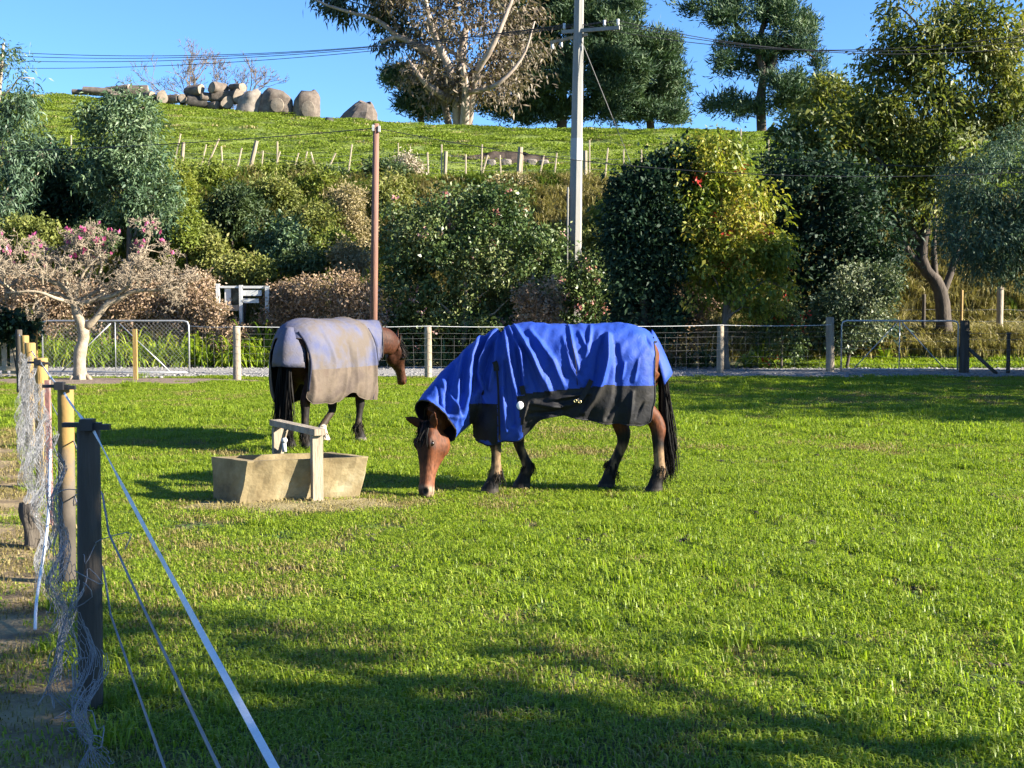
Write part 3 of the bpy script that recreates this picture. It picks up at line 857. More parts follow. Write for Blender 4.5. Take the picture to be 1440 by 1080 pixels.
tp = spline([(-.735, 1.24, .13, .9), (-.70, 1.36, .22, .62), (-.60, 1.45, .30, .5), (-.40, 1.497, .345, .5), (-.15, 1.487, .365, .5), (.1, 1.487, .37, .5), (.3, 1.494, .365, .5), (.45, 1.505, .35, .45),
             (.58, 1.47, .335, .4), (.70, 1.38, .305, .4), (.80, 1.25, .25, .4), (.87, 1.10, .165, .42), (.905, .98, .08, .5)], 46)
hemx = np.array([hl(px, py) for px, py in [(916, 560), (912, 586), (900, 591), (875, 588), (850, 587), (820, 582), (795, 576), (770, 577), (756, 583), (745, 598), (733, 608), (722, 613), (700, 615), (685, 618), (672, 616), (660, 612)]])
hemx[:, 1] -= .01
endp, endd = nk[-1, :3], unit(nk[-1, :3] - nk[-3, :3])
def keep1(V):
    x, y, z = V.T
    hem = np.interp(x, hemx[:, 0], hemx[:, 1])
    k = z > hem
    rear = -.672 + .03 * np.clip((z - 1.25) / .2, 0, 1)
    k &= ~((x < rear) & (z < 1.33))
    nd = (V - endp) @ endd
    neck = (x > .93) | ((x > .84) & (z > .7) & (nd > -.45))
    k = np.where(neck, nd < -.012, k)
    return k
folds = [  # photo-pixel polylines on the near side: line, half width m, height m
    ([(680, 464), (662, 520), (651, 578)], .030, .050), ([(690, 462), (672, 500), (668, 545)], .020, -.035), ([(700, 458), (676, 505), (672, 520), (686, 560)], .022, .042),
    ([(694, 480), (686, 505), (680, 530)], .014, -.022), ([(704, 462), (700, 500), (690, 540)], .018, .028), ([(712, 460), (716, 490), (722, 530), (727, 550)], .020, .040),
    ([(712, 505), (716, 545), (722, 590)], .022, -.040), ([(708, 540), (712, 600)], .016, .022), ([(717, 458), (732, 490), (738, 535)], .018, .036), ([(724, 470), (729, 500), (731, 545)], .014, -.024),
    ([(724, 456), (748, 495), (768, 540)], .022, .040), ([(732, 480), (748, 515), (757, 542)], .018, -.030), ([(745, 462), (775, 500), (790, 535)], .024, .026), ([(765, 520), (772, 545)], .018, .022),
    ([(798, 448), (803, 485), (811, 514)], .016, .016), ([(829, 455), (826, 475), (820, 496)], .016, .016), ([(812, 462), (824, 490)], .016, .012), ([(790, 470), (800, 510), (815, 535)], .018, .014),
    ([(852, 468), (850, 500), (842, 530), (830, 555), (819, 572)], .026, .055), ([(862, 480), (866, 520), (862, 560), (850, 580)], .024, -.035), ([(846, 470), (838, 500), (834, 528)], .014, -.020),
    ([(893, 500), (887, 530)], .012, .014), ([(874, 505), (868, 530)], .014, .018), ([(905, 470), (912, 485)], .016, -.012), ([(885, 545), (880, 585)], .016, .020), ([(900, 560), (890, 580)], .012, -.012),
    ([(750, 560), (790, 565), (815, 555)], .02, .03), ([(745, 575), (780, 572), (800, 560)], .014, -.025), ([(735, 585), (742, 560)], .016, .022), ([(770, 555), (800, 550), (830, 545)], .014, .02),
    ([(640, 510), (632, 540), (634, 580)], .022, -.026), ([(625, 530), (640, 560), (650, 590)], .018, .020), ([(605, 555), (630, 575), (642, 580)], .016, .014), ([(600, 570), (620, 590)], .012, -.010), ([(655, 490), (645, 540), (640, 600)], .02, .026),
    ([(618, 535), (622, 560), (634, 572)], .012, -.012)]
folds = [(np.array([hl(*p) for p in l]), w, a) for l, w, a in folds]
def disp1(V, Nn):
    P = V[:, [0, 2]].copy()
    yoff = np.interp(V[:, 0], [.9, 1.1, 1.4], [0, .12, .3])
    nearside = smooth01((V[:, 1] - yoff) / .12)
    h = np.zeros(len(V)); hf = np.zeros(len(V))
    for l, w, a in folds:
        h += polyline_ridge(P, l, w * .92, a * 1.75)
    P2 = P + np.array([.11, .03])
    for l, w, a in folds[::2]:
        hf += polyline_ridge(P2, l, w * 1.2, a * .8)
    fine = np.array([noise.noise(Vector((v[0] * 9, v[1] * 5, v[2] * 5))) * .012 + noise.noise(Vector((v[0] * 16 + v[2] * 7, v[1] * 8, v[2] * 9))) * .008 for v in V])
    hem = np.interp(V[:, 0], hemx[:, 0], hemx[:, 1]); low = smooth01((hem + .30 - V[:, 2]) / .3)
    wave = .014 * np.sin(V[:, 0] * 26 + 2 * V[:, 2]) * low * (V[:, 0] < .9)
    return h * nearside + hf * (1 - nearside) + fine + wave
def zone1(c):
    x, y, z = c.T
    bx = np.array([hl(px, py) for px, py in [(918, 536), (880, 536), (850, 535), (800, 540), (735, 547), (727, 548)]])
    bord = np.interp(x, bx[:, 0], bx[:, 1])
    blk = (x < .52) & (z < bord)
    diag = (x > .455) & (x < .53) & (z < .88) & (x - .465 < .06 * (z - .53) / .35 + .002); blk = np.where((x > .455) & (x < .60), diag, blk)
    front = (x > .685) & (x < .93) & (z < .80) & ((c - endp) @ endd < -.17)
    return np.where(blk | front, 1, 0)
me = rug_mesh(c1, nk, tp, None, 21, keep1, disp1, zone1)
rug1 = finish_rug(me, [M_blue, M_black, M_lining], root, base, RM, bind=M_black, bind_r=.007)
# which inner faces: solidify offset 2 sends both cloths to the lining
# tail flap
mb = MB(); RR = []
for f in np.linspace(0, 1, 10):
    px, pz = hl(913 + 29 * f ** .9, 461 + 60 * f ** 1.15)
    w = .10 + .07 * f
    a = np.linspace(-1, 1, 13)
    RR.append(np.stack([px + .0 * a - .02 + .16 * np.abs(a) ** 2 * (.2 + .35 * f), w * a, pz - .10 * np.abs(a) ** 2.2 - .004 * np.sin(a * 9 + 4 * f)], 1))
VV = np.concatenate(RR); FF = np.array([(i * 13 + j, i * 13 + j + 1, (i + 1) * 13 + j + 1, (i + 1) * 13 + j) for i in range(9) for j in range(12)])
fl = obj('tail_flap', toW(VV), FF, [M_blue, M_lining], rug1, True)
md = fl.modifiers.new('thickness', 'SOLIDIFY'); md.thickness = .006; md.offset = 1
# straps, buckle, patch on the near side
def near_y(px, py, off=.015):
    p = hl(px, py); V_ = RUGV; d = (V_[:, 0] - p[0]) ** 2 + (V_[:, 2] - p[1]) ** 2 + np.where(V_[:, 1] > .05, 0, 9)
    i = np.argsort(d)[:6]; return np.array([p[0], V_[i, 1].max() + off, p[1]])
RUGV = coords(rug1.data) @ RM
def strap(pts, w, mat, nm='strap'):
    P = [near_y(*p) for p in pts]
    m = strip(spline(P, 14) if len(P) > 2 else P, w, .003, np.array([0, 1.0, 0])); m.V = [toW(v) for v in m.V]
    return m.build(nm, mat, rug1)
strap([(697, 503), (699, 512), (701, 535), (702, 570), (703, 612)], .009, M_black)
strap([(696, 503), (698, 508), (699, 516)], .022, M_black, 'strap_end')
strap([(828, 528), (823, 538), (815, 552), (810, 556)], .020, M_black)
strap([(733, 536), (736, 548)], .022, M_black)
def seam1(pts, r=.004):
    m_ = MB(); m_.tube(spline([near_y(*q, .004) for q in pts], 16), r, 5); m_.V = [toW(v) for v in m_.V]; return m_.build('seam', M_black, rug1, True)   # seam_line
seam1([(797, 452), (801, 475), (806, 500), (809, 535)], .0035); seam1([(917, 470), (917, 500), (916, 535)], .004)
for bx_, by_ in ((806, 556), (812, 557)):
    p = near_y(bx_, by_, .03); m = MB()
    m.tube([p + np.array([.012 * math.cos(a), 0, .012 * math.sin(a)]) for a in np.arange(13) * math.pi / 6], .004, 6); m.V = [toW(v) for v in m.V]; m.build('buckle', M_brass, rug1)
p = near_y(731, 563, .02); m = MB()
m.rings([np.array([p + np.array([r_ * .031 * math.cos(a), o_, r_ * .036 * math.sin(a)]) for a in np.arange(24) * math.pi / 12]) for r_, o_ in ((1, -.012), (1, .0), (.93, .003), (.1, .004))])
m.V = [toW(v) for v in m.V]; m.build('round_patch', M_patch, rug1, True)

# --- the standing horse in the faded rug, seen from behind its right hip
b2 = np.array([-2.19, 14.84, 0]); w2l = lambda p: rotz(math.radians(65)).T @ (np.array(p) - b2); d2l = lambda p: rotz(math.radians(65)).T @ np.array(p, float)
c2 = dict(seed=23, x=-2.19, y=14.84, yaw=math.radians(65), label='dark bay horse standing tail-on in a faded lilac and taupe rug',
          neck=[(.56, 0, 1.12, .31, .20), (.78, -.01, 1.16, .27, .16), (.98, -.07, 1.20, .21, .12), (1.13, -.17, 1.20, .165, .10), w2l(at(553, 486, 15.9)).tolist() + [.13, .09]],
          poll=w2l(at(557, 484, 15.95)), muzzle=w2l(at(567, 539, 16.22)), dorsal=d2l((.85, .1, .25)),
          ears=[(-1, d2l((.2, -.1, 1.0)), d2l((.9, .2, .1)), .0), (1, d2l((.05, .2, 1.0)), d2l((.8, .5, .1)), .0)],
          fore=[(.55, -.16, .535, .47, .56, -1), (.20, .12, .36, .46, .50, 1)],
          hind=[(-.56, -.15, -.60, .56, -.38, -1), (-.46, .15, -.52, .56, -.34, 1)],
          bay=(.043, .014, .006), muzcol=(.11, .036, .014), socks=[(.20, .12, .24), (.55, -.16, .075)], pale=.12, tail=((-.75, 0, 1.12), (-.80, .01, .10)), maneside=1)
def hood2(f):
    return (1.0, .045 + .03 * f), (1.0, .04 + .03 * f), (1.05, .05 + .03 * f)
c2['hood'] = hood2
root, base, RM, toW, nk, fet = make_horse(c2)
endp, endd = nk[13, :3], unit(nk[14, :3] - nk[12, :3])
tp2 = tp.copy()
def keep2(V):
    x, y, z = V.T
    hem = np.interp(x, [-.7, -.62, -.5, -.2, -.05, .05, .15, .3, .5, .7, .9], [.64, .57, .54, .53, .54, .64, .64, .57, .52, .51, .52])
    k = z > hem
    k &= ~((x < -.675) & (z < 1.27))
    nd = (V - endp) @ endd
    neck = (x > .9) | ((x > .8) & (z > .75))
    return np.where(neck, nd < -.012, k)
fold2 = [([(-.66, 1.1), (-.62, .8), (-.6, .52)], .03, .02), ([(0, 1.2), (.02, .9), (-.03, .6)], .04, -.03), ([(-.08, 1.0), (-.1, .55)], .03, .02), ([(.12, 1.1), (.15, .6)], .035, .025),
         ([(.5, 1.4), (.55, 1.1), (.6, .8), (.6, .5)], .025, .03), ([(.66, 1.3), (.68, .9), (.68, .5)], .03, -.03), ([(.35, 1.1), (.4, .6)], .03, .014), ([(-.4, 1.3), (-.3, 1.0), (-.35, .7)], .03, .012),
         ([(.8, 1.25), (.82, 1.0)], .02, .02), ([(.92, 1.3), (.9, 1.05)], .02, -.015), ([(1.0, 1.25), (.97, 1.02)], .018, .016)]
def disp2(V, Nn):
    P = V[:, [0, 2]]; h = np.zeros(len(V))
    for l, w, a in fold2: h += polyline_ridge(P, l, w, a * 1.5)
    fine = np.array([noise.noise(Vector((v[0] * 6, v[1] * 4, v[2] * 4 + 7))) * .010 + noise.noise(Vector((v[0] * 17, v[1] * 9, v[2] * 11))) * .004 for v in V])
    return h + fine + .012 * np.sin(V[:, 0] * 19) * smooth01((.85 - V[:, 2]) / .3)
def zone2(c):
    x, y, z = c.T
    return np.where((z < .93) & (x < .92), 1, 0)
me = rug_mesh(c2, nk, tp2, None, 13, keep2, disp2, zone2)
rug2 = finish_rug(me, [M_lilac, M_taupe, M_lining], root, base, RM, bind=M_taupe, bind_r=.006)
RR = []
for f in np.linspace(0, 1, 12):
    px = -.70 - .16 * math.sin(f * 1.5); pz = 1.40 - .43 * f ** 1.3
    w = .11 + .10 * math.sin(min(1, f * 1.3) * 1.57); a = np.linspace(-1, 1, 15)
    RR.append(np.stack([px + .17 * np.abs(a) ** 2.2 + .006 * np.sin(7 * a), w * a, pz - .06 * np.abs(a) ** 2.5 + .05 * (f > .9) * (np.abs(a) ** 3)], 1))
VV = np.concatenate(RR); FF = np.array([(i * 15 + j, i * 15 + j + 1, (i + 1) * 15 + j + 1, (i + 1) * 15 + j) for i in range(11) for j in range(14)])
fl = obj('tail_flap', toW(VV), FF, [M_lilac, M_lining], rug2, True)
md = fl.modifiers.new('thickness', 'SOLIDIFY'); md.thickness = .008; md.offset = 1
bv, bf = boundary_tube(fl.data, .008)[0]; obj('binding', bv + base, bf, M_navy, rug2, True)
# navy seam over the rump and the overlap edge of the neck piece
RUGV = coords(rug2.data) @ RM
def on_rug(x, z, side=-1, off=.008):
    d = (RUGV[:, 0] - x) ** 2 + (RUGV[:, 2] - z) ** 2 + np.where(RUGV[:, 1] * side > .0, 0, 9); i_ = np.argsort(d)[:5]
    p_ = RUGV[i_].mean(0); return p_ + unit(np.array([0, p_[1], p_[2] - 1.0])) * off
def seam(pts, r, mat, nm):
    m = MB(); m.tube(spline([on_rug(*p) for p in pts], 24), r, 6); m.V = [toW(v) for v in m.V]; return m.build(nm, mat, rug2, True)
seam([(.70, 1.36), (.76, 1.22), (.80, 1.05), (.80, .92)], .012, M_navy, 'seam')
seam([(.62, 1.0), (.66, .85), (.67, .65), (.66, .5)], .009, M_navy, 'seam')
seam([(-.68, 1.34), (-.69, 1.2), (-.67, 1.0), (-.67, .7)], .010, M_navy, 'seam')
# ------------------------------------------------------------------ trees and shrubs
def lobes_at(d, L):
    """(px, py, rx px, ry px[, depth offset m[, depth radius m]]) at depth d -> centres and radii in metres"""
    out = []
    for l in L:
        dd = l[4] if len(l) > 4 else 0
        c = at(l[0], l[1], d + dd); s = (d + dd) / FPX
        out.append((c, np.array([l[2] * s, l[5] if len(l) > 5 else (l[2] + l[3]) * .5 * s, l[3] * s])))
    return out

def cluster_points(lb, n, rg, shell=.5, gap=.0, gfreq=1.2, rough=.22):
    w = np.array([np.prod(r) ** (2 / 3) for c, r in lb]); w = w / w.sum()
    pick = rg.choice(len(lb), n, p=w)
    d = rg.normal(0, 1, (n, 3)); d /= np.linalg.norm(d, axis=1)[:, None]
    C = np.array([c for c, r in lb])[pick]; RR = np.array([r for c, r in lb])[pick]
    nz = np.array([noise.noise(Vector(v * 1.8) + Vector((float(p) * 7.3, 0, 0))) for v, p in zip(d, pick)])
    rad = (shell + (1 - shell) * rg.uniform(0, 1, n) ** .6) * (1 + rough * 2 * nz)
    rad = rad * np.where(rg.uniform(0, 1, n) < .12, rg.uniform(1.0, 1.28, n), 1.0)           # shoots that stand clear of the outline
    P = C + d * RR * rad[:, None]
    if gap > 0:
        g = np.array([noise.noise(Vector(p * gfreq)) for p in P])
        k = g > -1 + gap * 2 if gap > .9 else g > (gap - .5)
        P, d = P[k], d[k]
    k = P[:, 2] > hgt(P[:, 0], P[:, 1]) + .03
    return P[k], d[k]

def leaf_faces(P, O, per, spread, ln, wd, rg, out=.6, droop=.2, up=.5, tv=(.0, 1.0), tn=None):
    """diamond leaves gathered round the cluster points P with outward directions O"""
    n = len(P) * per
    C = np.repeat(P, per, 0); OO = np.repeat(O, per, 0)
    off = rg.normal(0, 1, (n, 3)) * spread
    B = C + off
    A = OO * out + rg.normal(0, .7, (n, 3)) + np.array([0, 0, -droop]); A /= np.linalg.norm(A, axis=1)[:, None]
    Nn = rg.normal(0, .8, (n, 3)) + np.array([0, 0, up]) + OO * .3
    Sd = np.cross(A, Nn); Sd /= np.linalg.norm(Sd, axis=1)[:, None] + 1e-9
    Nn = np.cross(Sd, A)
    cs_ = np.repeat(rg.uniform(.7, 1.3, len(P)), per); l = ln * cs_ * rg.uniform(.6, 1.2, n); w = wd * cs_ * rg.uniform(.6, 1.2, n)
    m = B + A * (l * .45)[:, None] + Nn * (w * .25)[:, None]
    V = np.stack([B, m + Sd * w[:, None] * .5, B + A * l[:, None] - np.array([0, 0, 1.0]) * (l * droop * .3)[:, None], m - Sd * w[:, None] * .5], 1).reshape(-1, 3)
    F = np.arange(n * 4).reshape(-1, 4)
    ct = np.clip(.5 + .75 * np.array([noise.noise(Vector(p * .9)) + .5 * noise.noise(Vector(p * 2.6)) for p in P]) + rg.normal(0, .14, len(P)), 0, 1) if tn is None else tn
    t = np.clip(tv[0] + (tv[1] - tv[0]) * (.6 * np.repeat(ct, per) + .4 * rg.uniform(0, 1, n)), 0, 1)
    return V, F, np.repeat(t, 4)

def limb_path(a, b, rg, bend=.12, n=7):
    a, b = np.array(a, float), np.array(b, float); L_ = np.linalg.norm(b - a)
    P = [a + (b - a) * f + (rg.normal(0, bend * L_ * .25, 3) if 0 < f < 1 else 0) + np.array([0, 0, bend * L_ * math.sin(f * math.pi) * .5]) for f in np.linspace(0, 1, 4)]
    return spline(P, n)

def tree(name, label, cat, base, lb, bark, leafm, seed, ncl=900, per=14, spread=.16, ln=.14, wd=.07, trunk_r=.2, trunk_to=None, shell=.5, gap=.35, gfreq=1.0,
         out=.6, droop=.2, up=.5, group=None, limbs=True, twigs=60, tv=(0, 1), tpath=None, extra=None, rough=.22, hlimbs=None):
    rg = np.random.default_rng(seed)
    base = np.array(base, float)
    root = thing(name, label, cat, base, group)
    P, O = cluster_points(lb, ncl, rg, shell, gap, gfreq, rough)
    V, F, T = leaf_faces(P, O, per, spread, ln, wd, rg, out, droop, up, tv)
    crown = obj('crown' if 'tree' in name or name in ('pine', 'eucalyptus') else 'foliage', V, F, leafm, root, attr={'tint': T})
    mb = MB()
    top = np.array(trunk_to, float) if trunk_to is not None else np.mean([c for c, r in lb], 0)
    tp_ = spline(tpath, 14) if tpath is not None else limb_path(base - [0, 0, .1], top, rg, .06, 10)
    kr = np.linspace(1, .35, len(tp_)); kr[0] *= 1.35
    mb.tube(tp_, trunk_r * kr, 9)
    if limbs:
        for c, r in lb:
            i = int(np.argmin(np.linalg.norm(tp_ - (c - [0, 0, np.linalg.norm(c - tp_[-1]) * .6]), axis=1))); i = max(i, len(tp_) // 3)
            lp = limb_path(tp_[i], c, rg, .2, 7)
            mb.tube(lp, np.linspace(trunk_r * kr[i] * .55, trunk_r * .10, 7), 6)
    for hp_ in (hlimbs or []):
        pts, r0, r1 = hp_; sp = spline(pts, 12); mb.tube(sp, np.linspace(r0, r1, 12), 7)
    if twigs and len(P):
        idx = rg.choice(len(P), min(twigs, len(P)), replace=False)
        cs = np.array([c for c, r in lb])
        for q_ in idx:
            c = cs[np.argmin(np.linalg.norm(cs - P[q_], axis=1))]
            mb.tube([c + (P[q_] - c) * f + rg.normal(0, .03, 3) for f in (.1, .6, 1)], [trunk_r * .10, trunk_r * .06, trunk_r * .03], 4, cap=False)
    mb.build('trunk' if crown.name.startswith('crown') else 'stems', bark, root, True)
    if extra:
        for nm, mt, cnt, per_, sp_, l_, w_ in extra:       # flowers or coloured sprays in the crown
            Pe, Oe = cluster_points(lb, cnt, rg, .85, 0)
            V, F, T = leaf_faces(Pe, Oe, per_, sp_, l_, w_, rg, .4, .0, .3)
            tag(obj(nm, V, F, mt, root, attr={'tint': T}), kind='stuff')
    return root

B_grey = surf('bark_grey', [(.07, .055, .04), (.14, .11, .085), (.22, .18, .14)], 6, .9, .8, 30, stretch=(1, 1, .3))
B_pale = surf('bark_pale', [(.20, .155, .11), (.36, .29, .21), (.48, .41, .32)], 4, .85, .5, 25, stretch=(1, 1, .3))
B_euc = surf('bark_eucalypt', [(.15, .11, .085), (.27, .21, .165), (.36, .30, .25)], 4, .85, .5, 25, stretch=(1, 1, .3))
B_dark = surf('bark_dark', [(.03, .024, .018), (.065, .05, .038), (.10, .08, .06)], 6, .95, .8, 30, stretch=(1, 1, .3))
B_mag = surf('bark_magnolia', [(.17, .13, .09), (.27, .215, .15), (.36, .30, .22)], 7, .85, .5, 40)

L_pine = leafmat('pine_needles', [(.018, .040, .020), (.035, .070, .033), (.062, .106, .045), (.112, .144, .062)], .12, .6, .25)
L_euc = leafmat('eucalypt_leaves', [(.060, .058, .036), (.125, .100, .070), (.185, .145, .105), (.11, .11, .07)], .2, .55, .3)
L_eucg = leafmat('eucalypt_green', [(.020, .040, .024), (.050, .072, .034), (.10, .11, .05)], .2, .5, .3)
L_wat = leafmat('wattle_leaves', [(.034, .067, .041), (.069, .121, .069), (.127, .190, .103)], .22, .5, .35)
L_wat2 = leafmat('blue_green_leaves', [(.034, .067, .037), (.069, .121, .060), (.127, .190, .092), (.184, .230, .115)], .22, .5, .35)
L_dark = leafmat('dark_evergreen', [(.009, .024, .015), (.018, .042, .021), (.036, .069, .030)], .12, .6, .2)
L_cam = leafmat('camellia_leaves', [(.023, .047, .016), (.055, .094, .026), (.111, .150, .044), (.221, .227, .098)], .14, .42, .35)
L_yel = leafmat('yellowing_leaves', [(.050, .083, .013), (.110, .154, .020), (.209, .231, .029), (.319, .286, .044), (.220, .121, .033)], .3, .5, .3)
L_ol = leafmat('olive_yellow_leaves', [(.036, .058, .014), (.084, .110, .022), (.156, .166, .031), (.240, .216, .048)], .32, .5, .3)
L_rnd = leafmat('grey_green_leaves', [(.047, .078, .049), (.088, .142, .089), (.149, .209, .128)], .25, .6, .25)
L_scrub = {
    'dk': leafmat('scrub_dark', [(.025, .045, .018), (.053, .083, .027), (.100, .125, .043)], .18, .55, .3),
    'ol': leafmat('scrub_olive', [(.057, .078, .021), (.127, .149, .034), (.196, .207, .052), (.265, .230, .092)], .25, .6, .25),
    'yg': leafmat('scrub_yellow_green', [(.085, .12, .02), (.16, .195, .03), (.24, .25, .05)], .32, .6, .25),
    'tn': leafmat('scrub_tan', [(.15, .125, .06), (.27, .22, .115), (.38, .31, .18)], .2, .7, .2)}
L_hyd = leafmat('dry_hydrangea', [(.117, .077, .047), (.225, .153, .099), (.324, .234, .162), (.414, .315, .225)], .2, .75, .15)
L_shiny = leafmat('shiny_leaves', [(.021, .044, .021), (.058, .091, .039), (.143, .169, .091), (.260, .273, .182)], .15, .5, .3)
F_pink = leafmat('pink_flowers', [(.50, .16, .18), (.66, .34, .34), (.74, .55, .50)], .3, .6, .2)
F_mag = leafmat('magnolia_flowers', [(.34, .045, .15), (.50, .09, .26), (.66, .24, .40)], .3, .6, .2)
F_red = leafmat('red_sprays', [(.30, .02, .02), (.45, .04, .03)], .3, .5, .3)

def gnd(px, d, dz=0):
    x = (px - 720) / FPX * d
    return np.array([x, d, hz(x, d) + dz])

# --- on the crest behind the hill field
E = 80.0
tree('eucalyptus', 'huge old eucalyptus with brown-grey foliage and pale limbs on the hill crest', 'tree', gnd(650, E), lobes_at(E, [
     (620, 60, 62, 62, 0, 3.0), (680, 35, 62, 76, 1, 3.5), (702, 108, 52, 42, 0, 2.6), (612, 118, 34, 34, -1, 2), (650, -50, 105, 58, 0, 4), (735, 60, 34, 58, 1, 2.4), (655, 120, 34, 34, -1.5, 2), (570, -20, 60, 36, 0, 2.4)]),
     B_euc, L_euc, 101, 1650, 15, .38, .40, .12, .55, at(655, 40, E), shell=.3, gap=.46, gfreq=.55, out=.3, droop=.5, up=.2, twigs=90,
     hlimbs=[([gnd(645, E), at(640, 120, E - 1), at(615, 60, E - 2), at(600, 10, E - 2), at(590, -60, E - 2)], .34, .08), ([gnd(655, E), at(668, 110, E - 2), at(690, 70, E - 3), at(712, 20, E - 3), at(735, -40, E - 2)], .28, .07),
             ([at(632, 140, E - 1), at(600, 118, E - 2), at(575, 85, E - 2)], .3, .08), ([at(560, 52, E), at(530, 28, E), at(495, 18, E), at(462, 8, E), at(440, -2, E)], .17, .05), ([at(625, 80, E), at(590, 66, E), at(560, 52, E), at(535, 60, E)], .34, .1),
             ([at(660, 130, E - 2), at(700, 118, E - 3), at(735, 80, E - 3), at(752, 30, E - 3)], .17, .04), ([gnd(652, E), at(655, 130, E - 2), at(650, 90, E - 3)], .34, .14)])
tree('eucalyptus', 'leafy green eucalyptus bough hanging left of the old eucalyptus', 'tree', gnd(640, E + 1.5), lobes_at(E + 1.5, [
     (500, 12, 34, 12), (465, 4, 22, 8), (540, 22, 26, 16), (556, 62, 26, 9), (535, -20, 50, 24), (575, 40, 22, 28)]), B_grey, L_eucg, 102, 420, 13, .32, .45, .13, .25, at(560, 30, E + 1.5),
     tpath=[gnd(640, E + 1.5), at(615, 110, E + 1.5), at(580, 60, E + 1.5), at(548, 22, E + 1.5)], shell=.2, gap=.4, gfreq=.7, out=.3, droop=.8, limbs=True, twigs=40)
def tiers(L, seed, k=7, flat=.24):
    """break envelope lobes into flat boughs at many levels"""
    rg_ = np.random.default_rng(seed); out = []
    for l in L:
        for _ in range(k):
            a, r_ = rg_.uniform(0, 2 * math.pi), rg_.uniform(.1, .85) ** .7
            out.append((l[0] + math.cos(a) * r_ * l[2], l[1] + math.sin(a) * r_ * l[3], max(7, l[2] * rg_.uniform(.32, .55)), max(3.5, l[3] * flat * rg_.uniform(.7, 1.4)), (l[4] if len(l) > 4 else 0) + rg_.uniform(-1.5, 1.5)))
    return out
PINE = dict(ln=.40, wd=.08, out=.9, droop=-.3, up=.3, per=30, spread=.24, shell=.25, rough=.45)
tree('pine', 'low dark pine boughs left of the eucalyptus trunk', 'tree', gnd(592, 84), lobes_at(84, tiers([(578, 110, 34, 14), (600, 135, 34, 16), (578, 150, 24, 14), (615, 112, 30, 26), (625, 150, 34, 18), (560, 105, 18, 7)], 1)),
     B_dark, L_pine, 103, 600, trunk_r=.3, limbs=False, twigs=0, gap=.0, gfreq=.6, group='pines on the crest', **PINE)
tree('pine', 'broad dense pine with its top out of sight, behind the concrete power pole', 'tree', gnd(790, 88), lobes_at(88, tiers([(760, 40, 52, 48, 0, 3), (815, 55, 60, 60, 0, 3.5), (775, 110, 58, 42, -1, 3), (840, 115, 62, 45, -1, 3), (740, 120, 34, 36, 0, 2), (785, -20, 60, 40), (850, 0, 44, 40), (720, 40, 26, 40, 2, 2), (700, 140, 30, 22), (870, 70, 30, 40), (760, 148, 40, 16), (830, 150, 56, 16), (730, 85, 26, 40), (800, 10, 50, 40), (735, 158, 24, 10), (775, 160, 26, 9), (815, 160, 26, 9), (855, 160, 26, 9), (880, 100, 26, 40)], 2)),
     B_dark, L_pine, 104, 3600, trunk_r=.5, gap=.0, limbs=False, twigs=0, gfreq=.55, group='pines on the crest', **PINE)
tree('pine', 'pointed dense pine at the right end of the pine row', 'tree', gnd(915, 90), lobes_at(90, tiers([(900, 60, 34, 34), (928, 85, 32, 28), (905, 115, 46, 36, -1), (935, 132, 28, 28), (880, 30, 24, 30), (945, 75, 16, 14), (885, 145, 40, 20), (875, 5, 14, 20), (950, 105, 14, 16), (940, 155, 22, 9), (900, 90, 40, 40), (860, 120, 30, 40), (850, 60, 26, 40), (890, 160, 26, 9), (920, 160, 26, 8), (950, 162, 14, 6), (940, 60, 12, 12)], 3)),
     B_dark, L_pine, 105, 2200, trunk_r=.4, gap=.0, limbs=False, twigs=0, gfreq=.6, group='pines on the crest', **PINE)
P2 = 82.0
tree('pine', 'open-crowned lone pine with a bare forked trunk against the sky', 'tree', gnd(1070, P2), lobes_at(P2, tiers([(1000, 6, 38, 9), (1040, 24, 42, 18), (1090, 12, 46, 22), (1130, 36, 34, 24), (1050, 60, 40, 22), (1100, 62, 46, 18), (1025, 90, 24, 18), (1060, 90, 26, 13), (1140, 68, 22, 12), (1150, 86, 14, 7),
     (1020, 148, 26, 16), (1045, 158, 36, 14), (1115, 118, 46, 16), (1095, 145, 46, 22), (1150, 132, 30, 22), (1080, -20, 50, 20)], 4, 4, .34)),
     B_dark, L_pine, 106, 1200, trunk_r=.34, gap=.0, limbs=False, twigs=0, gfreq=.8, group='pines on the crest', tpath=[gnd(1070, P2), at(1070, 140, P2), at(1074, 105, P2), at(1066, 70, P2), at(1075, 30, P2), at(1085, -10, P2)],
     hlimbs=[([at(1073, 108, P2), at(1088, 88, P2), at(1092, 68, P2), at(1098, 50, P2)], .26, .1), ([at(1092, 70, P2), at(1120, 66, P2), at(1146, 82, P2)], .12, .04), ([at(1066, 70, P2), at(1040, 40, P2), at(1010, 12, P2), at(985, 4, P2)], .16, .05)], **PINE)
tree('scrub_tree', 'low brownish scrub tree at the foot of the lone pine', 'tree', gnd(1175, 78), lobes_at(78, [(1170, 140, 34, 26), (1195, 155, 30, 22), (1140, 160, 28, 14)]), B_grey, L_ol, 107, 420, 14, .3, .4, .14, .2, gap=.3, gfreq=.6)

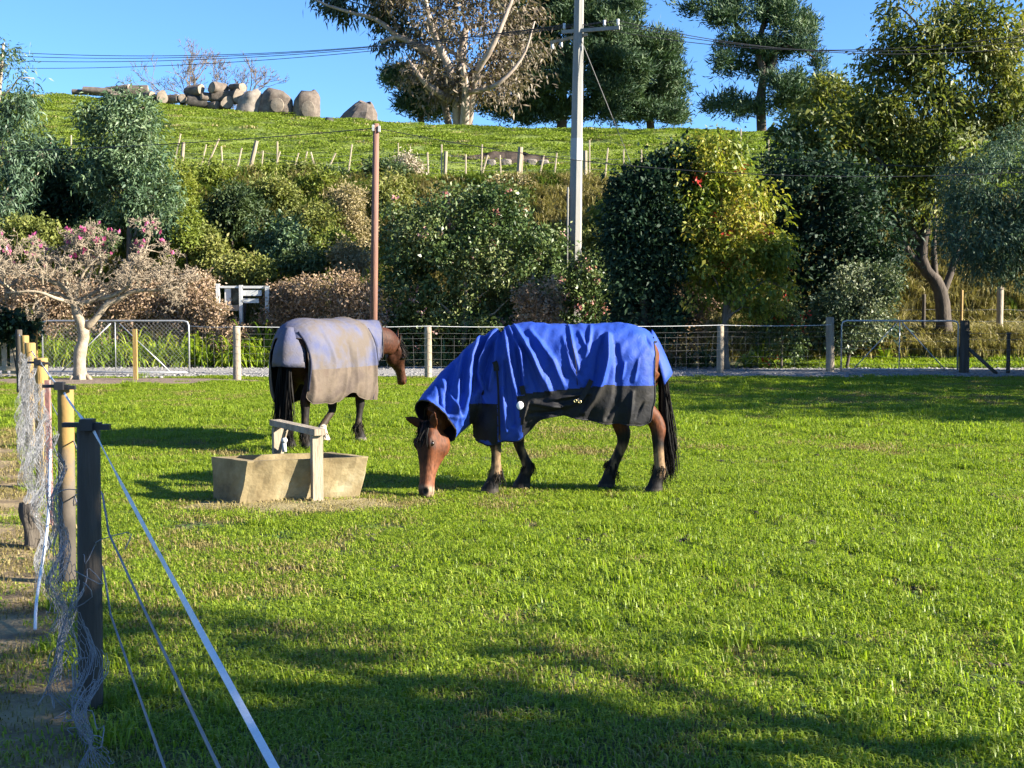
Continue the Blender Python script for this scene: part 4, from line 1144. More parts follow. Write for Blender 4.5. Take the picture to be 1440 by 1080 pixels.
# --- bare trees
def bare(name, label, base, top_h, spread_, seed, r0, levels, mat, group=None, cat='tree', lean=(0, 0), kids=(3, 4), ratio=.68, ang=.62, trunk_frac=.3, k=5, minr=.006, twist=.25, tips=None, start=None, upw=.08):
    rg = np.random.default_rng(seed); root = thing(name, label, cat, base, group)
    A, B, ra, rb = [], [], [], []; tip = []
    def grow(p, d, l, r, lev):
        n = 3
        for s in range(n):
            d2 = unit(d + rg.normal(0, twist * .5, 3) + np.array([0, 0, upw])); q_ = p + d2 * l / n; r2 = r * (1 - .30 / n)
            A.append(p); B.append(q_); ra.append(r); rb.append(max(r2, minr * .6)); p, d, r = q_, d2, r2
            if lev > 0 and s >= 1 and rg.uniform() < .6:
                d3 = unit(d + rg.normal(0, ang, 3)); grow(p, d3, l * ratio * rg.uniform(.6, .9), max(r * .5, minr), lev - 1)
        if lev > 0:
            for _ in range(rg.integers(kids[0] - 1, kids[1])):
                d3 = unit(d + rg.normal(0, ang, 3) * np.array([spread_, spread_, .8])); grow(p, d3, l * ratio * rg.uniform(.75, 1.1), max(r * .68, minr), lev - 1)
        else: tip.append(p)
    for p, d, l, r, lev in (start or [(np.array(base, float), unit(np.array([lean[0], lean[1], 1.0])), top_h * trunk_frac, r0, levels)]):
        grow(np.array(p, float), unit(np.array(d, float)), l, r, lev)
    V, F = segs(np.array(A), np.array(B), np.array(ra), np.array(rb), k)
    return root, (V, F), np.array(tip)
for (px, d, h, lab, sd) in ((245, 92, 12.5, 'bare winter tree rising behind the log heap', 201), (300, 96, 10.5, 'small bare tree right behind the highest logs', 202), (345, 95, 9.5, 'low spreading bare tree behind the largest logs', 203)):
    b0 = gnd(px, d, -1.0)
    root, (V, F), tp_ = bare('bare_tree', lab, b0, h, 1.1, sd, .17 if h > 8 else .1, 5, B_grey, 'bare trees behind the logs', minr=.013, trunk_frac=.34, ang=.5)
    obj('branches', V, F, B_grey, root)
root, (V, F), tp_ = bare('bare_tree', 'tall bare tree behind the olive-yellow tree', gnd(1400, 60), 16, 1.0, 204, .28, 5, B_pale, minr=.02, trunk_frac=.5, ang=.5)
obj('branches', V, F, B_pale, root)

# --- left: wattles
tree('wattle_tree', 'tall sparse blue-green wattle at the left edge', 'tree', gnd(-10, 38), lobes_at(38, [(8, 90, 34, 30), (30, 140, 24, 24), (10, 180, 42, 34), (48, 110, 10, 14), (20, 240, 44, 34), (-40, 130, 40, 60), (60, 215, 22, 22), (5, 290, 46, 26)]), B_pale, L_wat, 301,
     900, 14, .17, .20, .045, .10, at(5, 60, 38), shell=.15, gap=.42, gfreq=1.2, out=.4, droop=.5)
tree('wattle_tree', 'dense blue-green wattle with a pointed top in front of the hill field', 'tree', gnd(190, 38.5), lobes_at(38.5, [(165, 150, 32, 20), (175, 180, 46, 30), (185, 220, 46, 34), (215, 280, 40, 46), (170, 260, 50, 40), (150, 210, 34, 30), (125, 165, 14, 16), (230, 315, 36, 26), (130, 250, 24, 24), (205, 150, 12, 10)]), B_grey, L_wat2, 302,
     1700, 15, .15, .17, .05, .12, at(175, 170, 38.5), shell=.35, gap=.34, gfreq=1.1, out=.5, droop=.4)
tree('evergreen_shrub', 'very dark evergreen mass between the two wattles', 'shrub', gnd(85, 40), lobes_at(40, [(80, 250, 50, 34), (110, 275, 44, 36), (50, 225, 40, 24), (90, 300, 60, 30), (55, 275, 40, 30)]), B_dark, L_dark, 303, 900, 15, .2, .2, .07, .1, gap=.25)

# --- scrub on the bank: each bush its own
SCR = [(332, 292, 46, 44, 41, 'dk', 'round dark bush high on the bank below the leaning fence posts'), (292, 345, 32, 30, 39, 'ol', 'olive bush low on the bank beside the dense wattle'), (385, 275, 40, 30, 43, 'ol', 'olive bush midway up the bank right of the round dark bush'),
       (395, 335, 42, 34, 39.5, 'dk2', 'blue-green bush low in the middle of the bank'), (455, 262, 44, 22, 44.5, 'yg', 'bright yellow-green bush just under the hill fence'), (450, 320, 40, 36, 40.5, 'ol', 'olive bush beside the brown pole, low on the bank'),
       (498, 300, 32, 44, 41, 'tn', 'tall dry tan bush just left of the brown pole'), (300, 245, 36, 20, 45, 'yg', 'yellow-green bush at the bank top left of the grey fence post'), (375, 243, 40, 14, 46, 'yg2', 'low yellowish ground bush at the bank top under the thick leaning post'),
       (432, 243, 36, 14, 46.3, 'ol', 'low olive bush at the bank top under the crossed battens'), (254, 262, 20, 44, 41.5, 'yg', 'narrow yellow-green bush against the right side of the dense wattle'), (262, 335, 24, 46, 38.6, 'yg', 'pale green bush behind the magnolia blossom'),
       (345, 378, 44, 22, 37.8, 'ol', 'olive bush behind the white timber frame'), (432, 372, 44, 22, 38, 'dk', 'dark low bush above the dry hydrangeas'), (492, 362, 32, 26, 38, 'tn', 'tan bush at the foot of the bank by the brown pole'),
       (540, 240, 34, 18, 45.5, 'dk', 'dark bush on the bank top directly behind the brown pole top'), (470, 345, 24, 22, 39, 'yg', 'small pale green bush low beside the brown pole'), (40, 330, 50, 26, 37.5, 'ol', 'green bush behind the magnolia at the left edge'), (120, 330, 40, 20, 38, 'dk', 'dark bush behind the magnolia blossom'),
       (545, 268, 34, 26, 43, 'ol', 'olive bush below the pale dead branches'), (720, 262, 40, 14, 45, 'tn', 'low tan brush on the bank above the camellia'), (855, 300, 26, 26, 42, 'yg', 'yellow-green bush right of the concrete pole'), (830, 350, 24, 30, 38.5, 'ol', 'olive bush at the foot of the concrete pole'),
       (470, 250, 22, 12, 45.6, 'dk', 'small dark bush below the crossed battens')]
for i, (px, py, rx, ry, d, k, lab) in enumerate(SCR):
    rg = np.random.default_rng(400 + i); k0 = k[:2]
    lb = lobes_at(d, [(px + rg.uniform(-.45, .45) * rx, py + rg.uniform(-.4, .5) * ry, rx * rg.uniform(.45, .7), ry * rg.uniform(.45, .7), rg.uniform(-.6, .6)) for _ in range(6)] + [(px, py, rx * .8, ry * .8)])
    mt = L_wat2 if k == 'dk2' else L_scrub[k0]
    tree('bank_bush', lab, 'bush', gnd(px, d), lb, B_dark, mt, 400 + i, int(170 + rx * ry * .22), 14, .12, .15, .045 if k0 == 'tn' else .06, .05, shell=.4, gap=.28, gfreq=1.4, droop=.2, twigs=18, group='bushes on the bank')

# --- the garden row behind the drive
tree('camellia_bush', 'big dark camellia bush with a few pink blooms in front of the power pole', 'bush', gnd(650, 36.6), lobes_at(36.6, [(640, 330, 72, 50), (590, 350, 50, 56), (700, 340, 66, 54), (755, 372, 50, 50), (575, 410, 40, 40), (650, 385, 70, 40), (705, 285, 44, 24), (630, 285, 50, 26), (560, 320, 26, 40), (760, 420, 40, 26), (600, 440, 44, 24), (660, 455, 90, 34), (740, 465, 60, 30), (570, 470, 50, 30)]),
     B_pale, L_cam, 501, 3000, 16, .13, .13, .07, .09, gap=.32, gfreq=1.3, shell=.5, droop=.25, twigs=50, extra=[('blooms', F_pink, 60, 12, .05, .10, .09)])
tree('camellia_bush', 'smaller camellia with pale pink blooms right of the concrete pole', 'bush', gnd(812, 36), lobes_at(36, [(812, 400, 36, 34), (835, 380, 24, 26), (800, 430, 36, 24), (835, 425, 22, 24), (815, 465, 44, 30)]), B_pale, L_cam, 502, 700, 15, .12, .12, .065, .05, gap=.34, gfreq=1.4, extra=[('blooms', F_pink, 26, 12, .05, .10, .09)])
tree('evergreen_tree', 'dark dense evergreen tree left of the yellow-leaved tree', 'tree', gnd(905, 33.2), lobes_at(33.2, [(900, 300, 46, 56), (885, 350, 36, 50), (930, 260, 40, 44), (935, 340, 44, 56), (905, 395, 46, 34), (950, 225, 26, 22), (880, 265, 22, 26), (910, 450, 56, 40)]), B_dark, L_dark, 503, 1900, 16, .15, .15, .07, .12, gap=.2, shell=.4)
tree('yellow_tree', 'round tree with yellow and lime autumn leaves lit by the sun', 'tree', gnd(1020, 33.0), lobes_at(33.0, [(1000, 245, 56, 44), (1030, 290, 58, 46), (985, 320, 50, 46), (1050, 345, 56, 46), (1000, 385, 56, 40), (1075, 395, 40, 34), (1010, 205, 34, 16), (970, 270, 34, 40), (1085, 350, 28, 34), (1045, 430, 50, 24)]), B_grey, L_yel, 504, 1700, 15, .13, .15, .07, .12,
     gap=.47, gfreq=1.5, shell=.35, rough=.4, droop=.45, extra=[('red_sprays', F_red, 14, 12, .08, .12, .05)])
tree('evergreen_tree', 'almost black evergreen tree behind the right of the yellow-leaved tree', 'tree', gnd(1175, 36.5), lobes_at(36.5, [(1150, 270, 60, 60), (1200, 300, 60, 60), (1130, 350, 50, 56), (1195, 375, 56, 46), (1110, 250, 36, 50), (1240, 350, 36, 50), (1100, 320, 30, 46), (1150, 430, 60, 40), (1190, 460, 60, 30)]), B_dark, L_dark, 505, 1700, 16, .18, .18, .08, .14, gap=.22, shell=.4)
T5 = 38.0
tree('olive_tree', 'tall loose tree with olive-yellow foliage and a leaning forked trunk', 'tree', gnd(1328, T5), lobes_at(T5, [(1290, 40, 50, 40), (1250, 95, 36, 34), (1320, 90, 66, 48), (1390, 60, 54, 50), (1390, 130, 60, 50), (1300, 150, 66, 44), (1230, 160, 46, 30), (1170, 185, 50, 32), (1120, 190, 30, 24), (1180, 225, 60, 30), (1260, 215, 60, 40), (1330, 215, 60, 44), (1240, 270, 66, 34), (1310, 285, 50, 36), (1330, -10, 70, 36), (1430, 170, 40, 50), (1265, 10, 26, 26)]),
     B_dark, L_ol, 506, 3000, 15, .2, .22, .075, .24, tpath=[gnd(1328, T5), at(1326, 430, T5), at(1318, 398, T5), at(1298, 372, T5), at(1300, 330, T5), at(1315, 270, T5), at(1325, 180, T5), at(1325, 90, T5)], shell=.3, gap=.40, gfreq=.8, droop=.45, up=.3, twigs=120,  # dark bark puts the shade on this trunk into its colour
     hlimbs=[([at(1300, 380, T5), at(1275, 350, T5), at(1250, 300, T5), at(1230, 240, T5)], .13, .05), ([at(1322, 420, T5), at(1338, 380, T5), at(1350, 330, T5), at(1370, 260, T5)], .13, .05)])
tree('round_tree', 'grey-green round-headed tree overhanging the right edge', 'tree', gnd(1490, 31), lobes_at(31, [(1400, 260, 70, 56), (1375, 320, 52, 50), (1420, 340, 60, 50), (1360, 270, 34, 40), (1450, 220, 60, 50), (1470, 300, 70, 70), (1390, 370, 44, 26), (1345, 340, 26, 40), (1440, 385, 44, 18), (1520, 260, 70, 80)]), B_grey, L_rnd, 507, 2600, 18, .13, .13, .03, .16, gap=.22, gfreq=1.2, shell=.45, droop=.5,
     tpath=[gnd(1490, 31), at(1485, 430, 31), at(1465, 370, 31), at(1440, 310, 31)])
tree('shiny_bush', 'bush of small shiny pale-flecked leaves beside the right gate', 'bush', gnd(1190, 34.2), lobes_at(34.2, [(1190, 430, 40, 36), (1215, 400, 40, 30), (1165, 450, 34, 26), (1225, 440, 26, 36), (1245, 400, 22, 22), (1180, 470, 40, 18)]), B_dark, L_shiny, 508, 1100, 14, .11, .10, .06, .05, gap=.3, gfreq=1.6)
for i, (px, py, rx, ry, d, lab) in enumerate([(950, 425, 50, 26, 34.2, 'brown dry-headed shrub under the dark evergreen tree'), (905, 440, 30, 22, 33.8, 'small brown dry shrub just behind the blue rug'), (760, 415, 30, 26, 33.6, 'dry twiggy tan shrub in front of the big camellia'),
                                              (1100, 440, 36, 24, 34.0, 'reddish leafy shrub under the right of the yellow-leaved tree')]):
    tree('dry_shrub', lab, 'shrub', gnd(px, d), lobes_at(d, [(px, py, rx, ry), (px - rx * .5, py + 10, rx * .6, ry * .7), (px + rx * .5, py + 8, rx * .6, ry * .7), (px, py + ry + 14, rx, ry * 1.1)]), B_grey, L_hyd if i != 3 else L_cam, 520 + i, 420, 13, .1, .10, .06, .03, gap=.3, gfreq=1.5, twigs=70,
         extra=[('red_sprays', F_red, 12, 10, .07, .1, .05)] if i == 3 else None)
HY = [(30, 400, 60, 40, 35.5), (85, 420, 50, 40, 35.8), (160, 420, 56, 36, 36), (215, 410, 50, 36, 36.2), (265, 415, 44, 36, 36), (285, 430, 34, 26, 35.7), (400, 418, 40, 26, 35.6), (445, 410, 46, 30, 35.3), (490, 412, 40, 34, 35.0), (520, 420, 26, 30, 34.8), (325, 470, 40, 18, 35.2)]
HL_ = ['behind the left gate post', 'behind the magnolia trunk', 'behind the middle of the left gate', 'behind the right half of the left gate', 'left of the white timber frame', 'touching the left of the white timber frame', 'touching the right of the white timber frame', 'above the lilac-rugged horse', 'left of the brown pole', 'at the foot of the brown pole', 'in front of the legs of the white timber frame']
for i, (px, py, rx, ry, d) in enumerate(HY):
    rg = np.random.default_rng(540 + i)
    tree('hydrangea_shrub', 'dry pinkish-brown hydrangea shrub ' + HL_[i], 'shrub', gnd(px, d), lobes_at(d, [(px + rg.uniform(-.5, .5) * rx, py + rg.uniform(-.4, .4) * ry, rx * .55, ry * .6, rg.uniform(-.3, .3)) for _ in range(4)] + [(px, py + ry * 1.1, rx * .8, ry * .8)]), B_pale, L_hyd, 540 + i, 560, 12, .10, .10, .05, .035, gap=.25, gfreq=1.6, twigs=150, up=.1, group='dry hydrangeas behind the drive')

# --- magnolia: pale knotted limbs, a dense head of twigs and pink buds
MD = 28.5
mb0 = gnd(112, MD)
w = lambda px, py, dd=0: at(px, py, MD + dd)
st = [(w(104, 425), (-.5, -.1, .8), .55, .045, 5), (w(104, 425), (.1, .5, .9), .55, .045, 5), (w(104, 425), (-.9, .2, .35), .6, .045, 5), (w(104, 425), (-.3, -.6, .6), .5, .04, 5), (w(150, 425), (.0, .3, .8), .5, .04, 5), (w(180, 405), (.4, -.2, .9), .5, .035, 5), (w(186, 372), (.4, .1, .8), .45, .03, 5), (w(205, 400), (.7, .3, .5), .45, .03, 4),
      (w(238, 408), (.8, -.2, .5), .35, .02, 4), (w(165, 415), (.2, -.6, .7), .45, .03, 5), (w(70, 395), (-.5, .2, .7), .5, .03, 5), (w(40, 385), (-.7, -.1, .5), .5, .03, 5), (w(80, 380), (.2, -.2, .9), .5, .03, 5), (w(120, 395), (.1, -.3, .9), .5, .03, 5), (w(140, 385), (.2, .2, .9), .45, .03, 5), (w(20, 400), (-.9, .1, .2), .4, .025, 5), (w(205, 350), (.3, .0, .9), .35, .02, 4), (w(225, 405), (.5, .4, .7), .4, .022, 5), (w(195, 408), (.2, -.5, .8), .4, .024, 5), (w(60, 400, -.7), (-.2, -.3, .8), .45, .025, 5), (w(20, 410, -.8), (-.5, -.3, .6), .45, .025, 5), (w(240, 408), (.6, .3, .7), .35, .02, 5), (w(10, 382), (-.3, .2, .9), .4, .02, 5)]
root, (V, F), tips = bare('magnolia_tree', 'bare pale-limbed magnolia with magenta buds beside the left gate', mb0, 3, 1.0, 601, .1, 5, B_mag, start=st, kids=(3, 4), ratio=.72, ang=.8, minr=.006, twist=.55, upw=.02)
zt = at(0, 300, MD)[2]
ok = (V.reshape(-1, 10, 3)[:, :, 2].max(1) < zt + .25)
Fk = F.reshape(-1, 5, 4)[ok].reshape(-1, 4)
obj('branches', V, Fk, B_mag, root)
mb = MB()
for pts, r0, r1 in [([mb0 - [0, 0, .1], w(112, 500), w(118, 470), w(108, 440), w(104, 425)], .155, .085), ([w(119, 462), w(135, 448), w(150, 428), w(165, 422), w(185, 410), w(210, 408), w(240, 408)], .085, .03), ([w(104, 428), w(125, 424), w(138, 418), w(148, 412)], .06, .035), ([w(140, 420), w(160, 415), w(178, 405), w(184, 385), w(192, 365), w(206, 352)], .055, .025),
                    ([w(104, 425), w(90, 405), w(72, 396), w(40, 386), (w(10, 380))], .06, .02), ([w(104, 425), w(112, 400), w(120, 380), w(140, 360)], .05, .018), ([w(100, 425, -.2), w(80, 420, -.6), w(50, 410, -.8), w(10, 412, -.9)], .05, .018), ([w(104, 425), w(90, 390, .5), w(80, 360, .7)], .045, .018)]:
    mb.tube(spline(pts, 14), np.linspace(r0, r1, 14) * (1 + .08 * np.sin(np.arange(14) * 2.1)), 9)
for a in range(5):
    mb.tube([mb0 + [.13 * math.cos(a * 1.25), .13 * math.sin(a * 1.25), .12], mb0 + [.3 * math.cos(a * 1.25), .26 * math.sin(a * 1.25), -.05]], [.06, .03], 6)
mb.build('trunk', B_mag, root, True)
rg = np.random.default_rng(5)
hi = tips[(tips[:, 2] > at(0, 385, MD)[2]) & (tips[:, 2] < zt + .2)]
hi = hi[rg.uniform(0, 1, len(hi)) < np.clip((hi[:, 2] - 2.5) / 2.2, .02, .8) * np.where(hi[:, 0] < -8.3, 1, .35)]
hi = hi[rg.permutation(len(hi))[:75]]
for p in hi:                                                    # each bud: five upright petals
    V, F, T = leaf_faces(p[None], np.array([[0, 0, 1.0]]), 6, .010, .085, .05, rg, 1.6, -.6, .1)
    obj('flower_bud', V, F, F_mag, root, attr={'tint': T})

# --- trees out of the picture on the right, whose shade falls across the paddock
tree('shade_tree', 'large leafy tree on the right side of the paddock', 'tree', (15.2, 20.6, 0), [(np.array([15.0, 17.0, 4.3]), np.array([1.8, 1.3, 1.4])), (np.array([15.0, 19.2, 3.3]), np.array([2.2, 1.6, 2.0])), (np.array([15.4, 21.8, 3.6]), np.array([2.4, 2.2, 2.3])), (np.array([14.6, 24.6, 3.2]), np.array([2.2, 2.0, 2.0]))], B_grey, L_eucg, 701, 1000, 14, .25, .26, .12, .25, gap=.25)
tree('shade_tree', 'broad leafy tree standing right of the photographer', 'tree', (11.3, 1.0, 0), [(np.array([10.5, .7, 6.5]), np.array([2.0, 1.5, 2.0])), (np.array([10.4, 2.6, 7.0]), np.array([1.6, 1.0, 1.3])), (np.array([10.5, 3.45, 4.62]), np.array([.9, .40, .12])), (np.array([11.5, -.9, 6.0]), np.array([2.2, 1.6, 2.0])), (np.array([10.6, 1.9, 5.05]), np.array([1.1, .6, .75])), (np.array([10.6, 1.0, 5.2]), np.array([1.3, .8, .9]))], B_grey, L_eucg, 702, 1200, 13, .2, .24, .11, .25, gap=.36, gfreq=.9)
tree('shade_tree', 'dense leafy tree at the paddock corner right of the shaded gate', 'tree', (17.6, 27.0, 0), [(np.array([17.6, 27.2, 4.3]), np.array([2.0, 1.7, 1.9])), (np.array([17.2, 25.6, 3.0]), np.array([1.9, 1.5, 1.8])), (np.array([17.9, 28.6, 2.6]), np.array([1.7, 1.4, 1.6]))], B_grey, L_eucg, 703, 800, 14, .25, .26, .12, .22, gap=.2)
tree('shade_bush', 'tall dense bush under the grey-green round-headed tree', 'bush', (15.2, 29.6, 0), [(np.array([15.2, 29.6, 1.5]), np.array([1.7, 1.5, 1.6])), (np.array([16.4, 30.4, 1.8]), np.array([1.5, 1.4, 1.8]))], B_dark, L_dark, 704, 700, 14, .2, .2, .1, .08, gap=.15)
# ------------------------------------------------------------------ trough, fences, gates, poles, wires, logs, plants
def on_z(px, py, z):
    """world point where the photo pixel's ray meets the level z"""
    a, b = at(px, py, 1.0), np.array([0, 0, CAMH]); dirv = a - b
    return b + dirv * ((z - CAMH) / dirv[2])

M_conc = surf('weathered_concrete', [(.055, .042, .022), (.17, .125, .058), (.25, .195, .10), (.33, .28, .17)], 3, .9, .18, 45, detail=10)
M_wood = surf('grey_timber', [(.16, .125, .085), (.26, .21, .15), (.34, .29, .22)], 9, .85, .5, 60, stretch=(1, 1, .15))
M_pinew = surf('yellow_treated_pine', [(.20, .12, .035), (.28, .175, .05), (.33, .24, .10)], 6, .8, .4, 60, stretch=(1, 1, .15))
M_oldw = surf('dark_old_timber', [(.030, .024, .018), (.060, .048, .036), (.095, .078, .06)], 8, .9, .6, 50, stretch=(1, 1, .12))
M_palew = surf('bleached_timber', [(.30, .24, .16), (.42, .35, .25)], 6, .85, .3, 50)
M_galv = surf('galvanised_steel', [(.34, .35, .36), (.46, .47, .48)], 15, .45, .1, metal=.6)
M_wire = surf('fence_wire', [(.15, .15, .155), (.24, .24, .245)], 15, .55, 0, metal=.2)
M_dullw = surf('dull_fence_wire', [(.09, .09, .09), (.15, .15, .15)], 15, .6, 0)
M_tape = surf('white_electric_tape', [(.62, .63, .64), (.76, .77, .77)], 60, .6, .2, 200)
M_blk = surf('black_plastic', [(.012, .012, .013), (.02, .02, .022)], 20, .45, 0)
M_wht = surf('white_paint', [(.42, .42, .40), (.52, .52, .50)], 6, .6, .15)
M_rust = surf('rusty_steel', [(.16, .06, .045), (.27, .13, .11), (.34, .20, .17)], 8, .8, .3)
M_brown = surf('brown_pole_timber', [(.115, .052, .036), (.175, .085, .060), (.23, .12, .085)], 5, .8, .4, 40, stretch=(1, 1, .1))
M_pole = surf('pale_concrete_pole', [(.17, .165, .145), (.215, .21, .19), (.26, .25, .23)], 2.5, .85, .25, 30, stretch=(1, 1, .2))
M_plight = surf('pole_white_band', [(.30, .30, .285), (.35, .35, .335)], 4, .8, .15, 30)
M_cable = surf('black_cable', [(.02, .02, .022), (.03, .03, .033)], 5, .6, 0)
M_water, _, _, _, _b = newmat('trough_water'); _b.inputs['Base Color'].default_value = (.02, .022, .018, 1); _b.inputs['Roughness'].default_value = .06

# --- concrete trough and its timber frame
FLt, FRt = on_z(348, 649, .37), on_z(520, 642, .37)
bk = np.array([-.37, .34, 0]); BLt, BRt = FLt + bk, FRt + bk
dn_ = lambda p, x, y: np.array([p[0] + x, p[1] + y, -.02])
FLb, FRb, BLb, BRb = dn_(FLt, -.085, .05), dn_(FRt, -.10, .05), dn_(BLt, .03, -.05), dn_(BRt, -.10, -.05)
tb = (FLb + BRb) / 2; tb[2] = hz(tb[0], tb[1])
tr_ = thing('water_trough', 'stained concrete water trough with sloping sides in the paddock grass', 'trough', tb)
def quadgrid(a, b, c, d, n, m):
    G = np.array([[((a * (1 - i / n) + b * i / n) * (1 - j / m) + (d * (1 - i / n) + c * i / n) * j / m) for i in range(n + 1)] for j in range(m + 1)]).reshape(-1, 3)
    Fq = [(j * (n + 1) + i, j * (n + 1) + i + 1, (j + 1) * (n + 1) + i + 1, (j + 1) * (n + 1) + i) for j in range(m) for i in range(n)]
    return G, Fq
bm = MB(); cen = (FLt + BRt) / 2
ins = lambda p, k=.052: p + (unit((cen - p) * np.array([1, 1, 0]))) * k * 1.6
iFL, iFR, iBR, iBL = (ins(p) for p in (FLt, FRt, BRt, BLt)); dz_ = np.array([0, 0, -.24]); botc = (FLb + BRb) / 2; low = lambda p: p + dz_ + (botc - cen) * np.array([.65, .65, 0]) + (cen - p) * np.array([.14, .16, 0])
for a, b, c, d in ((FLb, FRb, FRt, FLt), (FRb, BRb, BRt, FRt), (BRb, BLb, BLt, BRt), (BLb, FLb, FLt, BLt), (FLt, FRt, iFR, iFL), (FRt, BRt, iBR, iFR), (BRt, BLt, iBL, iBR), (BLt, FLt, iFL, iBL),
                   (iFL, iFR, low(iFR), low(iFL)), (iFR, iBR, low(iBR), low(iFR)), (iBR, iBL, low(iBL), low(iBR)), (iBL, iFL, low(iFL), low(iBL)), (low(iFL), low(iFR), low(iBR), low(iBL)), (FLb, BLb, BRb, FRb)):
    n_ = max(2, int(np.linalg.norm(b - a) / .05)); m_ = max(2, int(np.linalg.norm(d - a) / .05)); bm.add(*quadgrid(a, b, c, d, n_, m_))
VV = np.concatenate(bm.V); VV = VV + np.array([[noise.noise(Vector(v * 9)) * .012, noise.noise(Vector(v * 9 + np.array([9, 0, 0]))) * .012, noise.noise(Vector(v * 6 + np.array([0, 9, 0]))) * .006] for v in VV])
tro = obj('basin', VV, bm.F, M_conc, tr_)
b2_ = bmesh.new(); b2_.from_mesh(tro.data); bmesh.ops.remove_doubles(b2_, verts=b2_.verts, dist=.004); bmesh.ops.recalc_face_normals(b2_, faces=b2_.faces); b2_.to_mesh(tro.data); b2_.free()
md = tro.modifiers.new('edge', 'BEVEL'); md.width = .012; md.segments = 2; md.limit_method = 'ANGLE'; md.angle_limit = .6
wl = lambda p: p + np.array([0, 0, -.07]) + (cen - p) * np.array([.05, .05, 0])
obj('water', [wl(iFL), wl(iFR), wl(iBR), wl(iBL)], [(0, 1, 2, 3)], M_water, tr_)
fp_ = on_z(446, 709, 0); rp_ = fp_ + np.array([-.46, .78, 0]); ya = math.atan2(.78, -.46)
fr_ = thing('timber_frame', 'grey timber frame straddling the concrete trough', 'frame', (fp_ + rp_) / 2 + [0, 0, hz(*((fp_ + rp_) / 2)[:2])])
Mr = rotz(ya)
for p_, h_ in ((fp_, .57), (rp_, .56)):
    m = MB(); m.box(p_ + [0, 0, h_ / 2 - .02], (.055, .09, h_ + .04), Mr); m.build('post', M_wood, fr_)
m = MB(); m.box((fp_ + rp_) / 2 + [0, 0, .598], (1.06, .095, .052), Mr); m.build('top_rail', M_wood, fr_)
m = MB(); br = rp_ + unit(fp_ - rp_) * .10; m.tube([rp_ + unit(fp_ - rp_) * .03 + [0, 0, .32], rp_ + unit(fp_ - rp_) * .2 + [0, 0, .55]], .022, 4); m.build('brace', M_wood, fr_)
vb = rp_ + unit(fp_ - rp_) * .16
va = thing('float_valve', 'small white plastic float valve hanging inside the trough frame', 'valve', vb + [0, 0, .36])
m = MB(); m.rings([vb + np.array([0, 0, .46]) + np.array([[.028 * math.sin(a) * math.cos(b), .028 * math.sin(a) * math.sin(b), .028 * math.cos(a)] for b in np.arange(12) * .5236]) for a in np.linspace(.1, 3.04, 8)]); m.build('float', M_wht, va, True)
m = MB(); m.tube([vb + [0, 0, .44], vb + [0, 0, .36]], [.016, .022], 10); m.build('valve_body', M_wht, va, True)

# --- the near fence on the left: posts, tape, wires, bunched netting
fx = lambda d: .36 - .4 * d
def post_ramp_mat():
    m, nt, N, L, b = newmat('post_dark_below_yellow_above')
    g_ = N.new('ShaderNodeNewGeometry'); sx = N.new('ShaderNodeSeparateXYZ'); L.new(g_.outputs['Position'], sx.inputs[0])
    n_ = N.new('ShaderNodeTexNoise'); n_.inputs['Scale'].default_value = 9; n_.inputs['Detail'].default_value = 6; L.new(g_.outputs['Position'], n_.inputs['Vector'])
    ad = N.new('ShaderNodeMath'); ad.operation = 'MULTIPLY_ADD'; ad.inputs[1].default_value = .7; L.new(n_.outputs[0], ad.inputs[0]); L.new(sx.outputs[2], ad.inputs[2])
    r_ = ramp(N, [(.50, (.055, .045, .035)), (.78, (.12, .095, .07)), (.95, (.24, .145, .04))]); L.new(ad.outputs[0], r_.inputs[0])  # dark towards the base, yellow towards the top
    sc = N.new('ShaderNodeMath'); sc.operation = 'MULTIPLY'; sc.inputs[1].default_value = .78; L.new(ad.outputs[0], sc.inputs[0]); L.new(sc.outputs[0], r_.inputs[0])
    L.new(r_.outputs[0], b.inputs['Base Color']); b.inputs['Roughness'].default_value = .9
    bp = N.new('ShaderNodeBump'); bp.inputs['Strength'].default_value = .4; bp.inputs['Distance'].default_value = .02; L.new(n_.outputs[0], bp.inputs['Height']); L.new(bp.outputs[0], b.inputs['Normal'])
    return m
M_pramp = post_ramp_mat()
def post(name, label, x, y, h, r, mat, group, square=False, tilt=(0, 0), k=10, cap=True, parent=None, top_z=None):
    z0 = hz(x, y); m = MB(); n = 9; P, rr = [], []
    for f in np.linspace(0, 1, n):
        P.append([x + tilt[0] * f * h, y + tilt[1] * f * h, z0 - .12 + (h + .12) * f]); rr.append(r * (1.06 - .08 * f + .02 * math.sin(7 * f + x)))
    P.append([x + tilt[0] * h, y + tilt[1] * h, z0 + h + r * .12]); rr.append(r * .82)
    m.tube(P, rr, 4 if square else k)
    if parent is None:
        o = m.build(name, mat, None, not square, loc=(x, y, z0)); tag(o, label, 'post', group)
    else: o = m.build(name, mat, parent, not square)
    return o
NF = thing('paddock_fence', 'leaning paddock fence of timber posts, white tape and bunched wire netting', 'fence', (fx(9), 9, hz(fx(9), 9)))
post('post', None, fx(5.06) - .03, 5.06, 1.135, .046, M_oldw, None, parent=NF, tilt=(.012, 0))
NF.children[-1]['label'] = 'dark weathered post standing in shade'
post('post', None, fx(7.35), 7.35, 1.14, .046, M_pramp, None, parent=NF, tilt=(.01, 0))
post('post', None, fx(11.4), 11.4, 1.16, .06, M_pinew, None, parent=NF)
post('post', None, fx(14.5) - .02, 14.5, 1.2, .06, M_pinew, None, parent=NF)
post('post', None, fx(18.5), 18.5, 1.2, .06, M_pinew, None, parent=NF)
post('post', None, fx(24), 24, 1.2, .06, M_oldw, None, parent=NF)
m = MB(); m.box([fx(9.3) - .02, 9.3, .52], (.035, .035, 1.12)); m.build('steel_stake', M_rust, NF)
